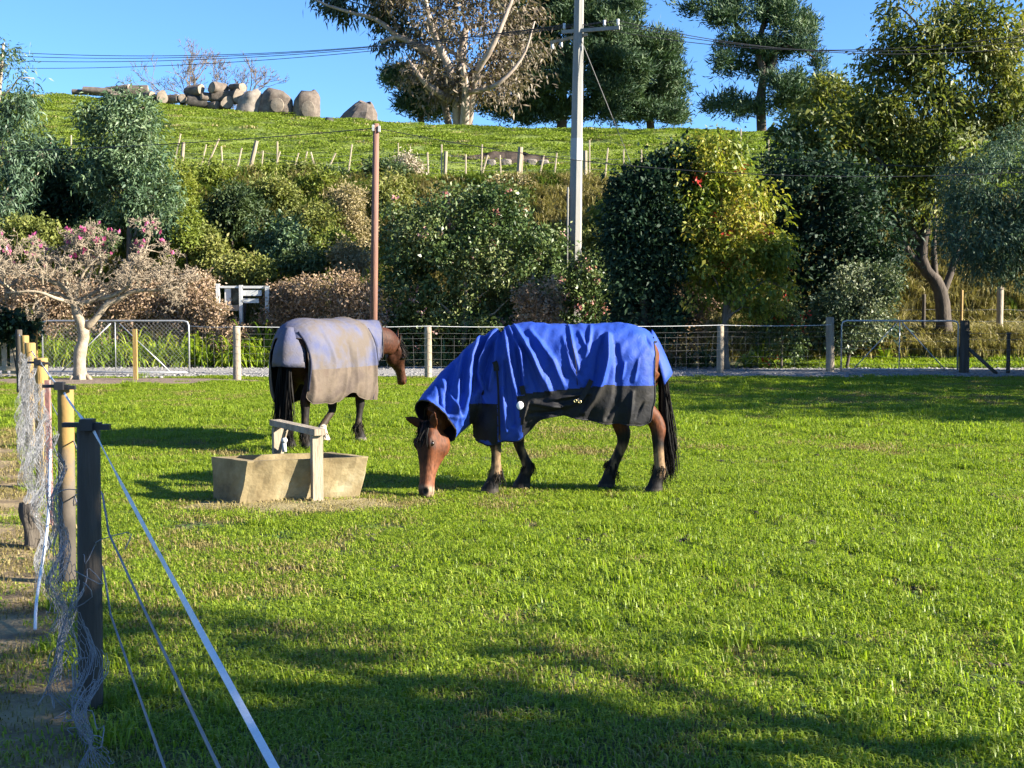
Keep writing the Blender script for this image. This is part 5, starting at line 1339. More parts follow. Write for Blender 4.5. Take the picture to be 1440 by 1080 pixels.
for d_, zz in ((5.06, 1.12), (7.35, 1.12), (11.4, 1.1)):
    m = MB(); c_ = np.array([fx(d_), d_ - .05, hz(fx(d_), d_) + zz])
    m.box(c_ + [-.025, 0, .028], (.15, .03, .018)); m.box(c_ + [.0, -.01, .03], (.05, .05, .045)); m.box(c_ + [.055, 0, .02], (.06, .026, .022)); m.tube([c_ + [0, .03, .03], c_ + [0, .09, .02]], .012, 6); m.build('insulator', M_blk, NF)
def sagline(ds, z, off=0, sag=.03, n=8):
    P = []
    for a, b in zip(ds[:-1], ds[1:]):
        for f in np.linspace(0, 1, n, endpoint=False):
            d_ = a + (b - a) * f; P.append([fx(d_) + off, d_, z(d_) - sag * 4 * f * (1 - f)])
    P.append([fx(ds[-1]) + off, ds[-1], z(ds[-1])]); return np.array(P)
def tape(P, w, mat, nm):
    RR = []
    P = spline(P, len(P) * 3)
    for i in range(len(P)):
        a = .55 * math.sin(i * .31) + .35 * math.sin(i * .73) + 1.1
        d_ = unit(P[min(i + 1, len(P) - 1)] - P[max(i - 1, 0)]); s_ = unit(np.cross(d_, [0, 0, 1.0])); u_ = np.cross(s_, d_)
        q_ = s_ * math.cos(a) + u_ * math.sin(a); t_ = np.cross(d_, q_)
        RR.append(np.array([P[i] + q_ * w + t_ * .0012, P[i] - q_ * w + t_ * .0012, P[i] - q_ * w - t_ * .0012, P[i] + q_ * w - t_ * .0012]))
    m = MB(); m.rings(RR); return m.build(nm, mat, NF)
tape(sagline([-1.2, 5.0, 7.35, 11.4, 14.5, 18.5, 24], lambda d: .94 + .18 * min(1, max(0, (d - .5) / 4.5)), .0, .012, 10), .0058, M_tape, 'tape')
for z_, of in ((.72, .05), (.40, .05)):
    m = MB(); P = sagline([-1.2, 4.98, 7.3, 11.3, 14.5, 18.5], lambda d: z_ + (.12 if d > 5 else .0), of, .02)
    m.tube(P, .0042, 5); m.build('wire', M_wire, NF, True)
# netting: hexagon mesh, crumpled, higher towards the far posts
rg = np.random.default_rng(77)
def net_pt(s, h):
    """s metres along the fence, h 0..1 up the net"""
    d_ = s
    ztop = np.interp(d_, [3.6, 4.6, 5.3, 6.4, 8, 11, 14, 17], [.30, .46, .60, .80, .98, 1.10, 1.10, 1.05])
    z_ = h * ztop
    o_ = -.09 + .045 * np.sin(d_ * 5.1 + 3 * z_) * np.sin(z_ * 6 + d_ * 2) + .02 * np.sin(d_ * 13 + z_ * 9) + .014 * np.sin(z_ * 23 + d_ * 7)
    o_ = o_ - .06 * (1 - h) * np.interp(d_, [4, 9], [.4, 1.2])
    x_ = .36 - .4 * d_ + o_
    return np.stack([x_, d_ + .05 * np.sin(z_ * 17 + d_ * 3), hgt(x_, d_) + z_ + .01 * np.sin(d_ * 31)], -1)
A, B = [], []
cw = .048
for i in range(int((15.5 - 3.9) / cw)):
    s0 = 3.9 + i * cw
    nr = 17
    for j in range(nr):
        if rg.uniform() < .06: continue
        f0, f1 = j / nr, (j + .5) / nr; sh = cw / 2 * (j % 2)
        p0, p1 = (s0 + sh, f0), (s0 + sh, f1 + .0)
        A.append(p0); B.append(p1)
        A.append(p1); B.append((s0 + sh + cw / 2, (j + 1) / nr)); A.append(p1); B.append((s0 + sh - cw / 2, (j + 1) / nr))
A, B = np.array(A), np.array(B)
V, F = segs(net_pt(A[:, 0], A[:, 1]), net_pt(B[:, 0], B[:, 1]), .0014, .0014, 3)
tag(obj('netting', V, F, M_wire, NF), kind='stuff')
# loose strands curling out of the net near the dark post, and fallen white cord
V_, F_ = [], []
m = MB()
for i in range(14):
    d_ = rg.uniform(4.2, 6.6); p = net_pt(np.array([d_]), np.array([rg.uniform(.1, 1.0)]))[0]; P = [p]
    for s in range(9): p = p + np.array([rg.normal(.012, .035), rg.normal(0, .05), rg.normal(-.02, .05)]); p[2] = max(p[2], .02); P.append(p)
    m.tube(spline(P, 24), .0022, 4, cap=False)
tag(m.build('loose_wire', M_wire, NF, True), kind='stuff')
m = MB(); m.tube(spline([net_pt(np.array([7.2]), np.array([.9]))[0], net_pt(np.array([6.9]), np.array([.5]))[0] + [-.04, 0, 0], [fx(6.5) - .2, 6.5, .12], [fx(6.2) - .22, 6.2, .03]], 16), .008, 6); m.build('cord', M_tape, NF, True)
# stump left of the fence
sp = on_z(46, 773, 0); m = MB(); RR = []
for f in np.linspace(0, 1, 8):
    a = np.arange(14) * 2 * math.pi / 14
    r_ = .06 * (1.15 - .35 * f) * (1 + .25 * np.sin(3 * a + 4 * f) + .12 * np.sin(7 * a - 6 * f))
    RR.append(np.stack([sp[0] + r_ * np.cos(a) + .02 * math.sin(5 * f), sp[1] + r_ * np.sin(a), np.full(14, hz(sp[0], sp[1]) - .03 + .32 * f) + .03 * np.sin(2 * a) * f], 1))
m.rings(RR); tag(m.build('stump', M_oldw, None, True, loc=(sp[0], sp[1], hz(sp[0], sp[1]))), 'small dark rotten stump in the worn grass outside the netting', 'stump')

# --- wire fence along the drive
BF = thing('wire_fence', 'post and wire-mesh fence along the gravel drive behind the horses', 'fence', (-1.9, 29.4, 0))
fpts = [(333, 28.6), (602, 29.4), (800, 30.2), (1013, 31.3), (1168, 31.8)]
bp_ = [np.array([(px - 720) / FPX * d, d, 0]) for px, d in fpts]
for i, p_ in enumerate(bp_):
    post('post', None, p_[0], p_[1], 1.2 if i < 4 else 1.38, .085 if i != 4 else .10, M_wood, None, parent=BF, tilt=(0, 0) if i != 4 else (-.02, 0))
m = MB(); pb = np.array([(190 - 720) / FPX * 28.4, 28.4, 0]); m.box(pb + [0, 0, .55], (.085, .085, 1.2)); m.build('post', M_pinew, BF)
gl1 = at(266, 500, 30.3); gl1[2] = 0
line = [gl1] + bp_
def wire_along(pts, z, r, nm, mat, sag=.03, par=BF):
    m = MB(); P = []
    for a, b in zip(pts[:-1], pts[1:]):
        for f in np.linspace(0, 1, 6, endpoint=False): q_ = a + (b - a) * f; P.append([q_[0], q_[1] - .09, hz(q_[0], q_[1]) + z - sag * 4 * f * (1 - f)])
    P.append([pts[-1][0], pts[-1][1] - .09, hz(*pts[-1][:2]) + z]); m.tube(P, r, 5); return m.build(nm, mat, par)
wire_along(line, 1.2, .0055, 'top_tape', M_tape, .025)
for z_ in (.12, .28, .44, .60, .76, .92, 1.04): wire_along(line, z_, .0022, 'wire', M_dullw, .02)
A, B = [], []
for a, b in zip(line[:-1], line[1:]):
    n_ = int(np.linalg.norm(b - a) / .3)
    for k_ in range(1, n_):
        q_ = a + (b - a) * k_ / n_; wob = rg.normal(0, .03); A.append([q_[0], q_[1] - .09, .06]); B.append([q_[0] + wob, q_[1] - .09, .98])
V, F = segs(np.array(A), np.array(B), .0019, .0019, 4); tag(obj('mesh_stays', V, F, M_dullw, BF), kind='stuff')

def gate(name, label, p0, p1, h, z0, bars, chain, seed):
    p0, p1 = np.array(p0, float), np.array(p1, float); g = thing(name, label, 'gate', (p0 + p1) / 2)
    d_ = unit(p1 - p0); L_ = np.linalg.norm(p1 - p0); X_ = lambda s, z: p0 + d_ * s + np.array([0, 0, z])
    m = MB(); c_ = .12; m.tube([X_(0, z0), X_(0, z0 + h - c_), X_(.03, z0 + h - .03), X_(c_, z0 + h), X_(L_ - c_, z0 + h), X_(L_ - .03, z0 + h - .03), X_(L_, z0 + h - c_), X_(L_, z0)], .022, 8); m.build('frame', M_galv, g, True)
    m = MB(); m.tube([X_(0, z0 + .02), X_(L_, z0 + .02)], .018, 8); m.build('bottom_rail', M_galv, g, True)
    for (a, b) in bars:
        m = MB(); m.tube([X_(a[0] * L_, z0 + a[1] * h), X_(b[0] * L_, z0 + b[1] * h)], .014, 6); m.build('brace', M_galv, g, True)
    A, B = [], []
    if chain:
        s_ = -h
        while s_ < L_:
            for (sa, za, sb, zb) in ((s_, 0, s_ + h, h), (s_ + h, 0, s_, h)):
                a0, a1 = np.clip([sa, sb], 0, L_); k = (zb - za) / (sb - sa)
                if abs(a1 - a0) > .02: A.append(X_(a0, z0 + za + (a0 - sa) * k)); B.append(X_(a1, z0 + za + (a1 - sa) * k))
            s_ += .10
        V, F = segs(np.array(A), np.array(B), .0035, .0035, 3); tag(obj('chain_mesh', V, F, M_wire, g), kind='stuff')
    else:
        for z_ in np.linspace(.12, .9, 6):
            m = MB(); m.tube([X_(0, z0 + z_ * h), X_(L_, z0 + z_ * h)], .003, 4); m.build('wire', M_wire, g)
    return g
a, b = at(60, 500, 30.6), at(266, 500, 30.3); a[2] = b[2] = 0
gate('farm_gate', 'galvanised pipe gate with chain mesh behind the magnolia', a, b, 1.24, .07, [((.5, 0), (.5, 1)), ((.12, 0), (.47, .95)), ((.53, .95), (.88, 0))], True, 1)
a, b = at(1183, 500, 31.8), at(1347, 500, 31.4); a[2] = b[2] = 0
gate('farm_gate', 'galvanised pipe gate with wire infill in the tree shade', a, b, 1.22, .08, [((.5, 0), (.5, 1)), ((.1, 0), (.48, .97)), ((.52, .97), (.9, 0))], False, 2)
RF = thing('strainer_fence', 'thick dark strainer post with a brace and wires beside the shaded gate', 'fence', at(1356, 528, 31.4) * [1, 1, 0])
p_ = at(1356, 500, 31.4); post('post', None, p_[0], p_[1], 1.30, .115, M_oldw, None, parent=RF)
q_ = at(1402, 500, 30.9); m = MB(); m.tube([[p_[0] + .1, p_[1], .62], [q_[0], q_[1], .03]], .045, 7); m.build('brace', M_oldw, RF, True)
q_ = at(1418, 500, 31.2); post('post', None, q_[0], q_[1], 1.02, .045, M_oldw, None, parent=RF)
for z_ in (.1, .35, .6, .85, 1.0): wire_along([p_ * [1, 1, 0], q_ * [1, 1, 0], np.array([18, 31, 0])], z_, .004, 'wire', M_wire, .01, RF)
VF = thing('verge_fence', 'old fence of thin and thick posts in dry grass behind the shaded gate', 'fence', gnd(1300, 38.6))
for px, d, tpy, r_, mt in ((1236, 38.6, 418, .045, M_oldw), (1298, 38.4, 414, .055, M_oldw), (1351, 38.8, 408, .045, M_pinew), (1405, 38.2, 404, .095, M_wood)):
    x_ = (px - 720) / FPX * d; post('post', None, x_, d, at(px, tpy, d)[2] - hz(x_, d), r_, mt, None, parent=VF)
vp = [gnd(px, 38.5) for px in (1180, 1236, 1298, 1351, 1405, 1470)]
for z_ in (.3, .65, 1.0):
    m = MB(); m.tube([v + [0, -.06, z_] for v in vp], .005, 4); m.build('wire', M_wire, VF)

# --- picket fence and a leafy climber at the left edge
PF = thing('picket_fence', 'short run of pale timber picket fence at the left edge', 'fence', at(15, 520, 29.6) * [1, 1, 0])
for i, px in enumerate((-18, -6, 6, 18, 30)):
    p_ = at(px, 500, 29.6); m = MB(); m.box([p_[0], p_[1], .56], (.12, .022, 1.0)); m.build('picket', M_palew, PF)
for z_ in (.22, .96):
    a, b = at(-30, 500, 29.6), at(36, 500, 29.6); m = MB(); m.box([(a[0] + b[0]) / 2, a[1] - .035, z_], (b[0] - a[0], .04, .10)); m.build('rail', M_palew, PF)
for px in (40, 50):
    p_ = at(px, 500, 29.2); m = MB(); m.box([p_[0], p_[1], .58], (.09, .09, 1.25)); m.build('post', M_oldw if px == 40 else M_pinew, PF)
tree('climber', 'dark leafy climber draped over the picket fence post', 'plant', at(25, 520, 29.3) * [1, 1, 0], lobes_at(29.2, [(10, 458, 26, 16, 0, .3), (35, 462, 18, 18, 0, .3), (-10, 455, 24, 18, 0, .3)]), B_dark, L_dark, 610, 160, 14, .1, .13, .09, .02, gap=0, shell=.2, twigs=8)

# --- power pole, brown pole and their lines
PD = 37.0
pb = gnd(806, PD); pp = thing('power_pole', 'tall tapered concrete power pole with a crossarm and stay wire', 'pole', pb)
ptop = at(815.5, -70, PD)
m = MB(); n = 12
m.tube([pb + (ptop - pb) * f - [0, 0, .3 * (f == 0)] for f in np.linspace(0, 1, n)], np.linspace(.215, .125, n), 8); m.build('shaft', M_pole, pp)
f0, f1 = [(at(0, y_, PD)[2] - pb[2]) / (ptop[2] - pb[2]) for y_ in (226, 195)]
m = MB(); m.tube([pb + (ptop - pb) * f0, pb + (ptop - pb) * f1], [.222 - .09 * f0, .222 - .09 * f1], 8); m.build('white_band', M_plight, pp)
m = MB(); c0 = pb + [-.19, -.12, .2]; m.tube([c0, c0 + [.02, 0, 4.6]], .03, 8); m.build('cable_duct', M_pole, pp)
za = at(815, 44, PD); ca_ = np.array([math.cos(-.35), math.sin(-.35), 0])
m = MB(); m.box(za + np.array([.30, -.18, 0]), (1.7, .08, .10), rotz(-.35)); m.build('crossarm', M_pole, pp)
cb_ = np.array([math.cos(2.3), math.sin(2.3), 0]); m = MB(); m.box(za + np.array([-.3, .4, -.12]), (1.5, .07, .08), rotz(2.3)); m.build('crossarm', M_wood, pp)
ins_pts = []
for s in (-.95, -.45, .5, .98):
    p_ = za + np.array([.30, -.18, 0]) + ca_ * s * .82; m = MB(); m.tube([p_ + [0, 0, .06], p_ + [0, 0, .12], p_ + [0, 0, .15], p_ + [0, 0, .24]], [.02, .05, .035, .045], 8); m.build('insulator', M_wht, pp, True); ins_pts.append(p_ + [0, 0, .2])
for s in (-.9, -.4):
    p_ = za + np.array([-.3, .4, -.12]) - cb_ * s * .75; m = MB(); m.tube([p_ + [0, 0, -.05], p_ + [0, 0, -.2]], [.04, .05], 8); m.build('insulator', M_wht, pp, True)
sa, sb = at(818, 58, PD - .15), at(912, 242, 44.0); sb[2] = hz(sb[0], sb[1])
m = MB(); m.tube([sa, sb], .014, 5); m.build('stay_wire', M_wire, pp)
f_ = .80; m = MB(); m.tube([sa + (sb - sa) * (f_ - .012), sa + (sb - sa) * f_, sa + (sb - sa) * (f_ + .015)], [.03, .09, .03], 8); m.build('stay_insulator', M_wht, pp, True)
def cable(label, a, b, sag, r, group):
    P = [a + (b - a) * f - np.array([0, 0, sag * 4 * f * (1 - f)]) for f in np.linspace(0, 1, 28)]
    m = MB(); m.tube(P, r, 5); return tag(m.build('power_line', M_cable, None, loc=a), label, 'cable', group)
LB = 'thin dark power line from the concrete pole crossarm'
for i, p_ in enumerate(ins_pts): cable(LB + ' over the log heap', p_, at(-90 - 8 * i, (66, 72, 80, 92)[i], 44 + 2 * i), .55, .011, 'lines from the concrete pole')
for i, p_ in enumerate(ins_pts[1:]): cable(LB + ' past the lone pine', p_, at(1560 + 10 * i, (28, 36, 46)[i], 33 + 1.5 * i), .75, .011, 'lines from the concrete pole')
bb = gnd(524, 30.2); bt = at(529, 174, 30.2)
bp2 = thing('service_pole', 'slim brown timber service pole behind the wire fence', 'pole', bb)
m = MB(); m.tube([bb - [0, 0, .2], (bb + bt) / 2, bt], [.095, .085, .072], 10); m.build('shaft', M_brown, bp2, True)
for dx_ in (-.06, .08):
    m = MB(); m.box(bt + [dx_, -.08, -.05 - abs(dx_)], (.05, .08, .14)); m.build('bracket', M_wht, bp2)
S2 = 'thin dark service line from the brown timber pole'
cable(S2 + ' over the hill fence', bt + [0, 0, -.1], at(-60, 214, 36), .10, .011, 'lines from the brown pole')
cable(S2 + ' across the concrete pole', bt + [0, 0, -.1], at(1620, 228, 27), .65, .009, 'lines from the brown pole')
cable('pale cable crossing in front of the round grey-green tree', at(1060, 220, 33), at(1620, 236, 27), .12, .008, 'lines from the brown pole')

# --- white timber frame among the hydrangeas
WD = 35.6
wf = thing('white_frame', 'white painted timber frame with panels among the dry hydrangeas', 'frame', gnd(330, WD))
def wbox(nm, x0, y0, x1, y1, dd, th, mat):
    a, b = at(x0, y0, WD + dd), at(x1, y1, WD + dd); m = MB(); m.box((a + b) / 2, (abs(b[0] - a[0]), th, abs(b[2] - a[2]))); return m.build(nm, mat, wf)
wbox('post', 304, 399, 310, 500, 0, .12, M_wht); wbox('post', 336.5, 401, 342, 500, 0, .12, M_wht)
wbox('rail', 310, 402, 336.5, 405, .0, .06, M_wht); wbox('panel', 316, 405, 325, 429, .05, .03, M_wht); wbox('pane', 325, 406, 336.5, 428, .08, .02, M_water); wbox('rail', 310, 429, 336.5, 437, .02, .06, M_wood)
wbox('rail', 342, 402, 373, 405.5, 0, .06, M_wht); wbox('panel', 342, 408, 368, 416, .02, .04, M_wht); wbox('panel', 342, 420, 364, 426, .02, .04, M_wht); wbox('post', 373, 402, 379, 440, .0, .1, M_wht)

# --- hill fence: every post and batten
HD = 48.0
HF = thing('hill_fence', 'old hill fence of leaning battens and grey posts along the bank top', 'fence', gnd(560, HD))
HP = [(254, 188, 247, 222, 2.2), (258, 200, 256, 226, 5), (290, 203, 284, 230, 2.2), (308, 195, 292, 232, 2.4), (311, 206, 313, 232, 2.2), (340, 208, 334, 235, 2.4), (361, 198, 352, 236, 6), (370, 212, 368, 234, 2), (390, 199, 390, 214, 2.4), (394, 213, 387, 235, 2.2), (420, 215, 413, 238, 2.2), (432, 213, 427, 236, 2.2),
      (437, 214, 443, 236, 2.4), (472, 215, 465, 230, 2.4), (495, 203, 492, 226, 2.2), (560, 201, 560, 235, 1.6), (601, 214, 602, 237, 2.4), (621, 203, 621, 242, 2.2), (627, 213, 626, 240, 5), (655, 217, 655, 239, 2.4), (678, 203, 677, 236, 2.2), (686, 218, 680, 238, 2.4), (703, 218, 704, 239, 2.2), (732, 207, 730, 237, 7), (735, 218, 734, 236, 2.2),
      (765, 218, 761, 237, 2.4), (783, 215, 781, 234, 2.4), (823, 212, 823, 235, 6), (829, 197, 829, 233, 2.2), (855, 208, 852, 237, 2.4), (877, 210, 877, 235, 2.2), (902, 210, 902, 234, 2.2), (1042, 181, 1042, 205, 2.2), (1081, 195, 1081, 212, 2), (100, 190, 100, 208, 2), (71, 190, 71, 206, 2)]
for (xt, yt, xb, yb, wpx) in HP:
    d = HD if xt < 1000 else 52; a, b = at(xb, yb, d), at(xt, yt, d); zg = hz(a[0], d); a = a + (a - b) * (max(0, a[2] - zg) + .1) / max(.2, b[2] - a[2]); r_ = wpx * d / FPX * .5
    m = MB(); m.tube([a, b], [r_ * 1.05, r_], 5 if wpx < 4 else 8); m.build('post' if wpx > 4 else 'batten', M_wood if wpx > 4 else M_palew, HF)
for z_ in (.25, .5, .75, .95):
    m = MB(); P = [[x, HD, hz(x, HD) + z_ + .04 * math.sin(x * 1.7 + z_ * 5)] for x in np.arange(-22, 9, .8)]; m.tube(P, .005, 4); m.build('wire', M_wire, HF)

# --- exposed earth slip on the hill, pale dead branches, stones
M_earth = surf('exposed_earth', [(.022, .015, .010), (.055, .038, .027), (.11, .08, .06)], 2.2, .95, .9, 10)
g = []
for j in range(7):
    for i in range(26):
        f, v = i / 25, j / 6; p = at(650 + 142 * f, 222 - 19 * v * math.sin(math.pi * (f * .9 + .08)) ** .5 + 5 * f, 51.5); p[1] += .35 * v + .18 * noise.noise(Vector((f * 9, v * 4, 1))); p[2] = hz(p[0], 51.2) - .12 + (.75 * math.sin(math.pi * (f * .86 + .1)) ** .6) * v + .08 * noise.noise(Vector((f * 14, v * 5, 3))); g.append(p)
slip = obj('earth_slip', g, [(j * 26 + i, j * 26 + i + 1, (j + 1) * 26 + i + 1, (j + 1) * 26 + i) for j in range(6) for i in range(25)], M_earth, smooth=True); tag(slip, kind='structure')
def rock(name, label, cat, c, r3, mat, seed, group=None, n=2, flat=.25):
    bm_ = bmesh.new(); bmesh.ops.create_icosphere(bm_, subdivisions=n + 1, radius=1)
    V = np.array([v.co[:] for v in bm_.verts]); F = [[v.index for v in f.verts] for f in bm_.faces]; bm_.free()
    o_ = np.array([seed * 3.7, seed * 1.3, 0]); k = 1 + np.array([flat * noise.noise(Vector(v * 1.1 + o_)) + .12 * noise.noise(Vector(v * 3 + o_)) for v in V])
    V = np.clip(V * k[:, None], -.86, .86) * np.array(r3) + np.array(c)
    return tag(obj(name, V, F, mat, loc=(c[0], c[1], c[2] - r3[2])), label, cat, group)
M_stone = surf('pale_stone', [(.11, .092, .075), (.19, .16, .13), (.26, .23, .195)], 3, .9, .6, 15)
for i, (px, py) in enumerate(((690, 216), (712, 219), (748, 221), (765, 222))):
    p = at(px, py, 51.0); p[2] = hz(p[0], p[1]) + .12; rock('stone', 'pale stone lying at the foot of the brown earth slip', 'stone', p, (.24, .2, .17), M_stone, 10 + i, 'stones at the earth slip')
tree('dead_bush', 'pale dead bush on the bank top right of the brown pole', 'bush', gnd(572, 46.4), lobes_at(46.4, [(572, 232, 16, 13), (580, 240, 12, 12)]), B_pale, leafmat('bleached_leaves', [(.24, .19, .13), (.42, .36, .27), (.55, .49, .40)], .1, .8, .1), 620, 130, 12, .12, .16, .05, .03, gap=0, twigs=40)
# --- logs and cut butts on the crest
M_bark = surf('log_bark', [(.055, .042, .034), (.115, .09, .07), (.18, .15, .12)], 3, .95, .8, 18)
M_cut = surf('log_cut_face', [(.13, .10, .075), (.20, .16, .12), (.26, .21, .16)], 5, .9, .4, 20)
M_char = surf('charred_bark', [(.015, .013, .012), (.04, .035, .03), (.08, .07, .06)], 5, .95, .8, 18)
def log(px, py, wpx, hpx, yaw, length, mat, lab, seed, d=69.0, kind='log', group='logs heaped on the crest'):
    rg_ = np.random.default_rng(seed); c = at(px, py, d); s = d / FPX; rz = hpx * s / 2
    c[2] += hz(c[0], d) + .24 - at(px, 126 + (px - 110) * .066, d)[2]
    ax_ = np.array([math.cos(yaw), math.sin(yaw), rg_.uniform(-.08, .08)]); ax_ = unit(ax_); sd = unit(np.cross(ax_, [0, 0, 1.0])); up_ = np.cross(sd, ax_)
    rx = rz if length else wpx * s / 2
    a = np.arange(16) * 2 * math.pi / 16; k = 1 + .10 * np.sin(2 * a + rg_.uniform(0, 6)) + .07 * np.sin(3 * a + rg_.uniform(0, 6)) + .04 * np.sin(5 * a + rg_.uniform(0, 6))
    L_ = length if length else wpx * s * .8
    root = thing(kind, lab, 'log', c - [0, 0, rz], group)
    RR = [c + ax_ * L_ * (f - .5) + (np.cos(a) * k * rx * q)[:, None] * sd + (np.sin(a) * k * rz * q)[:, None] * up_ for f, q in ((0, .96), (.1, 1.0), (.35, 1.03), (.7, .99), (.92, 1.0), (1, .95))]
    m = MB(); m.rings(RR, cap=False); m.build('bark', mat, root, True)
    for e, sg in ((0, -1), (-1, 1)):
        m = MB(); r0 = RR[e]; cc = r0.mean(0); m.rings([r0, cc + (r0 - cc) * .6 + ax_ * sg * .015, cc + (r0 - cc) * .15 + ax_ * sg * .02]); m.build('cut_face', M_cut, root)
LOGS = [(112, 124, 22, 7, .1, .8, M_bark, 'thin log end lying lowest at the left of the heap'), (140, 120, 42, 13, .05, 1.7, M_bark, 'long grey log lying flat at the left of the heap'), (165, 117, 30, 11, -.2, 1.4, M_bark, 0), (172, 126, 30, 12, .3, 1.2, M_bark, 0), (192, 121, 28, 14, .15, 1.2, M_bark, 0), (205, 127, 24, 13, -.5, 1.0, M_bark, 0),
        (214, 130, 16, 12, .4, .7, M_char, 'charred short log among the pale ones'), (227, 129, 16, 17, -1.2, .9, M_bark, 'round cut log end facing the paddock, left of the charred log'), (243, 131, 18, 13, -.4, .8, M_bark, 0), (256, 131, 12, 12, -1.3, .7, M_char, 0), (277, 131, 28, 19, .3, 1.0, M_char, 'big black charred log at the foot of the heap'),
        (273, 116, 24, 15, -.5, 1.0, M_bark, 'log resting on top of the big charred log'), (292, 122, 18, 13, .6, .8, M_bark, 0), (298, 134, 20, 12, -.6, .8, M_bark, 0), (307, 111, 20, 16, .9, .9, M_bark, 'pale log butt crowning the top of the heap'), (313, 123, 26, 15, .1, 1.1, M_bark, 0), (318, 134, 22, 18, -1.2, .9, M_bark, 'round cut log end facing the paddock at the foot of the heap'),
        (333, 126, 15, 19, -1.1, .9, M_bark, 'narrow upright cut log end beside the large butt'), (334, 113, 20, 13, -.7, .9, M_bark, 0)]
MIDL = ['grey log resting on the end of the long flat log', 'grey log on the grass just right of the long flat log', 'grey log lying between the long flat log and the short charred log', 'grey log tucked under the left of the short charred log', 'small grey log between the round cut end and the small charred log',
        'thin charred log end left of the big black charred log', 'grey log wedged right of the log on top of the big charred log', 'low grey log on the grass right of the big charred log', 'broad grey log directly under the pale crowning butt', 'grey log leaning over the narrow upright cut end']
for i, (px, py, w_, h_, yw, ln_, mt, lab) in enumerate(LOGS):
    log(px, py, w_, h_, yw, ln_, mt, lab or MIDL.pop(0), 800 + i)
BUT = [(350, 131, 34, 27, 'large rounded log butt at the right end of the heap', M_stone, .3), (387, 134, 42, 28, 'broad domed log butt standing just clear of the heap', M_bark, .5), (430, 137, 42, 34, 'tallest domed log butt with a split face', M_bark, .5), (503, 147, 62, 26, 'wedge-shaped grey log butt lying apart near the pines', M_bark, .2)]
for i, (px, py, w_, h_, lab, mt, fl_) in enumerate(BUT):
    c = at(px, py + 2, 68.5); s = 68.5 / FPX; zg = hz(c[0], c[1]) - .1; hh = h_ * s * 1.12 + .1; k_ = w_ * s / 2
    root = thing('log_butt', lab, 'log', (c[0], c[1], zg), 'large log butts on the crest')
    RR = []; rg_ = np.random.default_rng(880 + i); a = np.arange(20) * 2 * math.pi / 20; ph = rg_.uniform(0, 6, 3)
    for f in np.linspace(0, 1, 9):
        q = math.sqrt(max(.05, 1 - (f * .93) ** (4.5 if i < 3 else 1.3))) * (1 + .12 * noise.noise(Vector((f * 3, i * 5.0, 0)))); kk = 1 + .14 * np.sin(2 * a + ph[0] + f) + .09 * np.sin(3 * a + ph[2] - 2 * f) + .06 * np.sin(5 * a + ph[1]) + .04 * np.sin(9 * a + ph[2] + 3 * f)
        RR.append(np.stack([c[0] + (.35 * k_ * f if i == 3 else .1 * k_ * f) + k_ * q * kk * np.cos(a), c[1] + k_ * .75 * q * kk * np.sin(a), np.full(20, zg + hh * f) + .12 * f * np.sin(a + ph[1]) + .05 * np.sin(3 * a + ph[1])], 1))
    m = MB(); m.rings(RR); m.build('bark', mt, root, i < 3)
    if i in (1, 2):
        p = np.array([c[0] + .25 * k_, c[1] - k_ * .72, zg + hh * .35]); m = MB(); m.rings([p + np.array([[r_ * k_ * .45 * math.cos(b), o_, r_ * hh * .3 * math.sin(b)] for b in np.arange(14) * .4488]) for r_, o_ in ((1, .08), (.95, -.02), (.2, -.05))]); m.build('split_face', M_cut, root)
m = MB(); p = at(462, 170, 64); m.tube([[p[0], p[1], hz(p[0], p[1]) - .05], [p[0] + .05, p[1], hz(p[0], p[1]) + .3]], [.28, .2], 9); tag(m.build('stump', M_char, None, True, loc=(p[0], p[1], hz(p[0], p[1]))), 'dark stump in the green hill field below the wedge-shaped butt', 'stump')

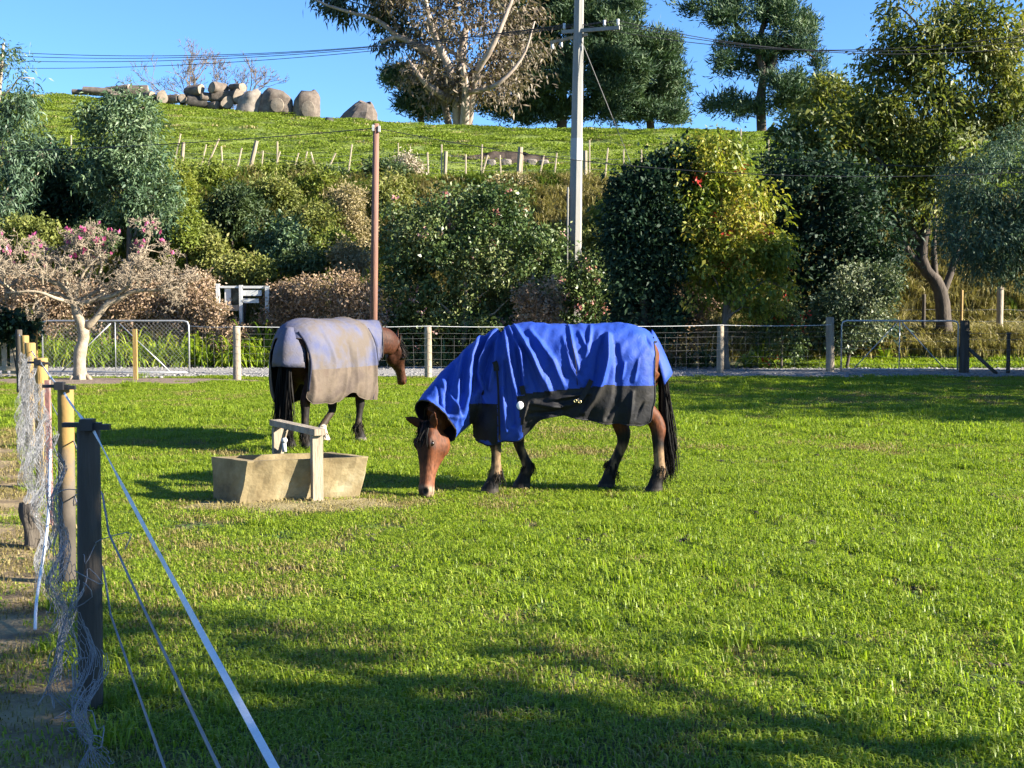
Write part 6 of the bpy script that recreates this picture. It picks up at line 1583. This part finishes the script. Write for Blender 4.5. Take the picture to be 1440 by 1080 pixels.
# --- agapanthus clumps: arching straps
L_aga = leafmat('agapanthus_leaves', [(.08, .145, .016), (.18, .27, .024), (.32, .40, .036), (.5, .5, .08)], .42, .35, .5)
def agapanthus(label, p, h, n, seed, spread=.55, mat=L_aga, group='agapanthus along the drive'):
    rg_ = np.random.default_rng(seed); V, F, T = [], [], []; b0 = 0
    for i in range(n):
        a = rg_.uniform(0, 2 * math.pi); l = h * rg_.uniform(.65, 1.15); up_ = rg_.uniform(.45, 1.0); d_ = np.array([math.cos(a), math.sin(a), 0]); s_ = np.array([-math.sin(a), math.cos(a), 0]); w_ = rg_.uniform(.022, .036)
        o_ = np.array(p) + d_ * rg_.uniform(0, .12); t_ = rg_.beta(1.6, 1.8)
        for k in range(6):
            f = k / 5; q_ = o_ + d_ * spread * l * (f ** 1.3) * (1.6 - up_) + np.array([0, 0, l * (up_ * f * 1.25 - .62 * f ** 2.6)]); ww = w_ * (1 - .75 * f ** 2)
            V += [q_ - s_ * ww, q_ + s_ * ww]; T += [t_, t_]
            if k < 5: F.append((b0 + 2 * k, b0 + 2 * k + 1, b0 + 2 * k + 3, b0 + 2 * k + 2))
        b0 += 12
    root = thing('agapanthus', label, 'plant', p, group)
    obj('leaves', V, np.array(F), mat, root, True, attr={'tint': T})
rg = np.random.default_rng(90)
AG = 'clump of lime-green agapanthus straps'
for i, px in enumerate(list(range(75, 410, 17)) + list(range(70, 400, 30))):
    bk_ = i >= 20; d = (35.3 if bk_ else 34.85) + rg.uniform(-.15, .15); p = gnd(px + rg.uniform(-6, 6), d); agapanthus(('tall ' if bk_ else '') + AG + (' behind the chain-mesh gate' if px < 268 else ' behind the wire fence by the lilac-rugged horse') + (', back row' if bk_ else ', front row'), p, rg.uniform(1.1, 1.4) * (1.35 if bk_ else 1), 60, 900 + i)
for i, px in enumerate((885, 905, 925, 948, 968, 990, 1010, 865, 840, 815, 690, 720, 655, 625, 600, 560)):
    p = gnd(px, 34.9 + rg.uniform(-.3, .3)); agapanthus('clump of dark agapanthus straps in shade under the ' + ('big camellia' if px < 740 else 'smaller camellia' if px < 870 else 'dark evergreen tree'), p, rg.uniform(.8, 1.1), 44, 950 + i, mat=L_cam, group='agapanthus in the shade')  # darker leaf colour carries the shade on these clumps
agapanthus('bright sunlit agapanthus clump under the yellow-leaved tree', gnd(1072, 34.3), 1.15, 60, 990, .7); agapanthus('small bright agapanthus clump beside the sunlit one', gnd(1050, 34.6), .9, 40, 991, .6); agapanthus('bright strap-leaved clump behind the shaded gate', gnd(1245, 36.2), .7, 30, 992, .7)
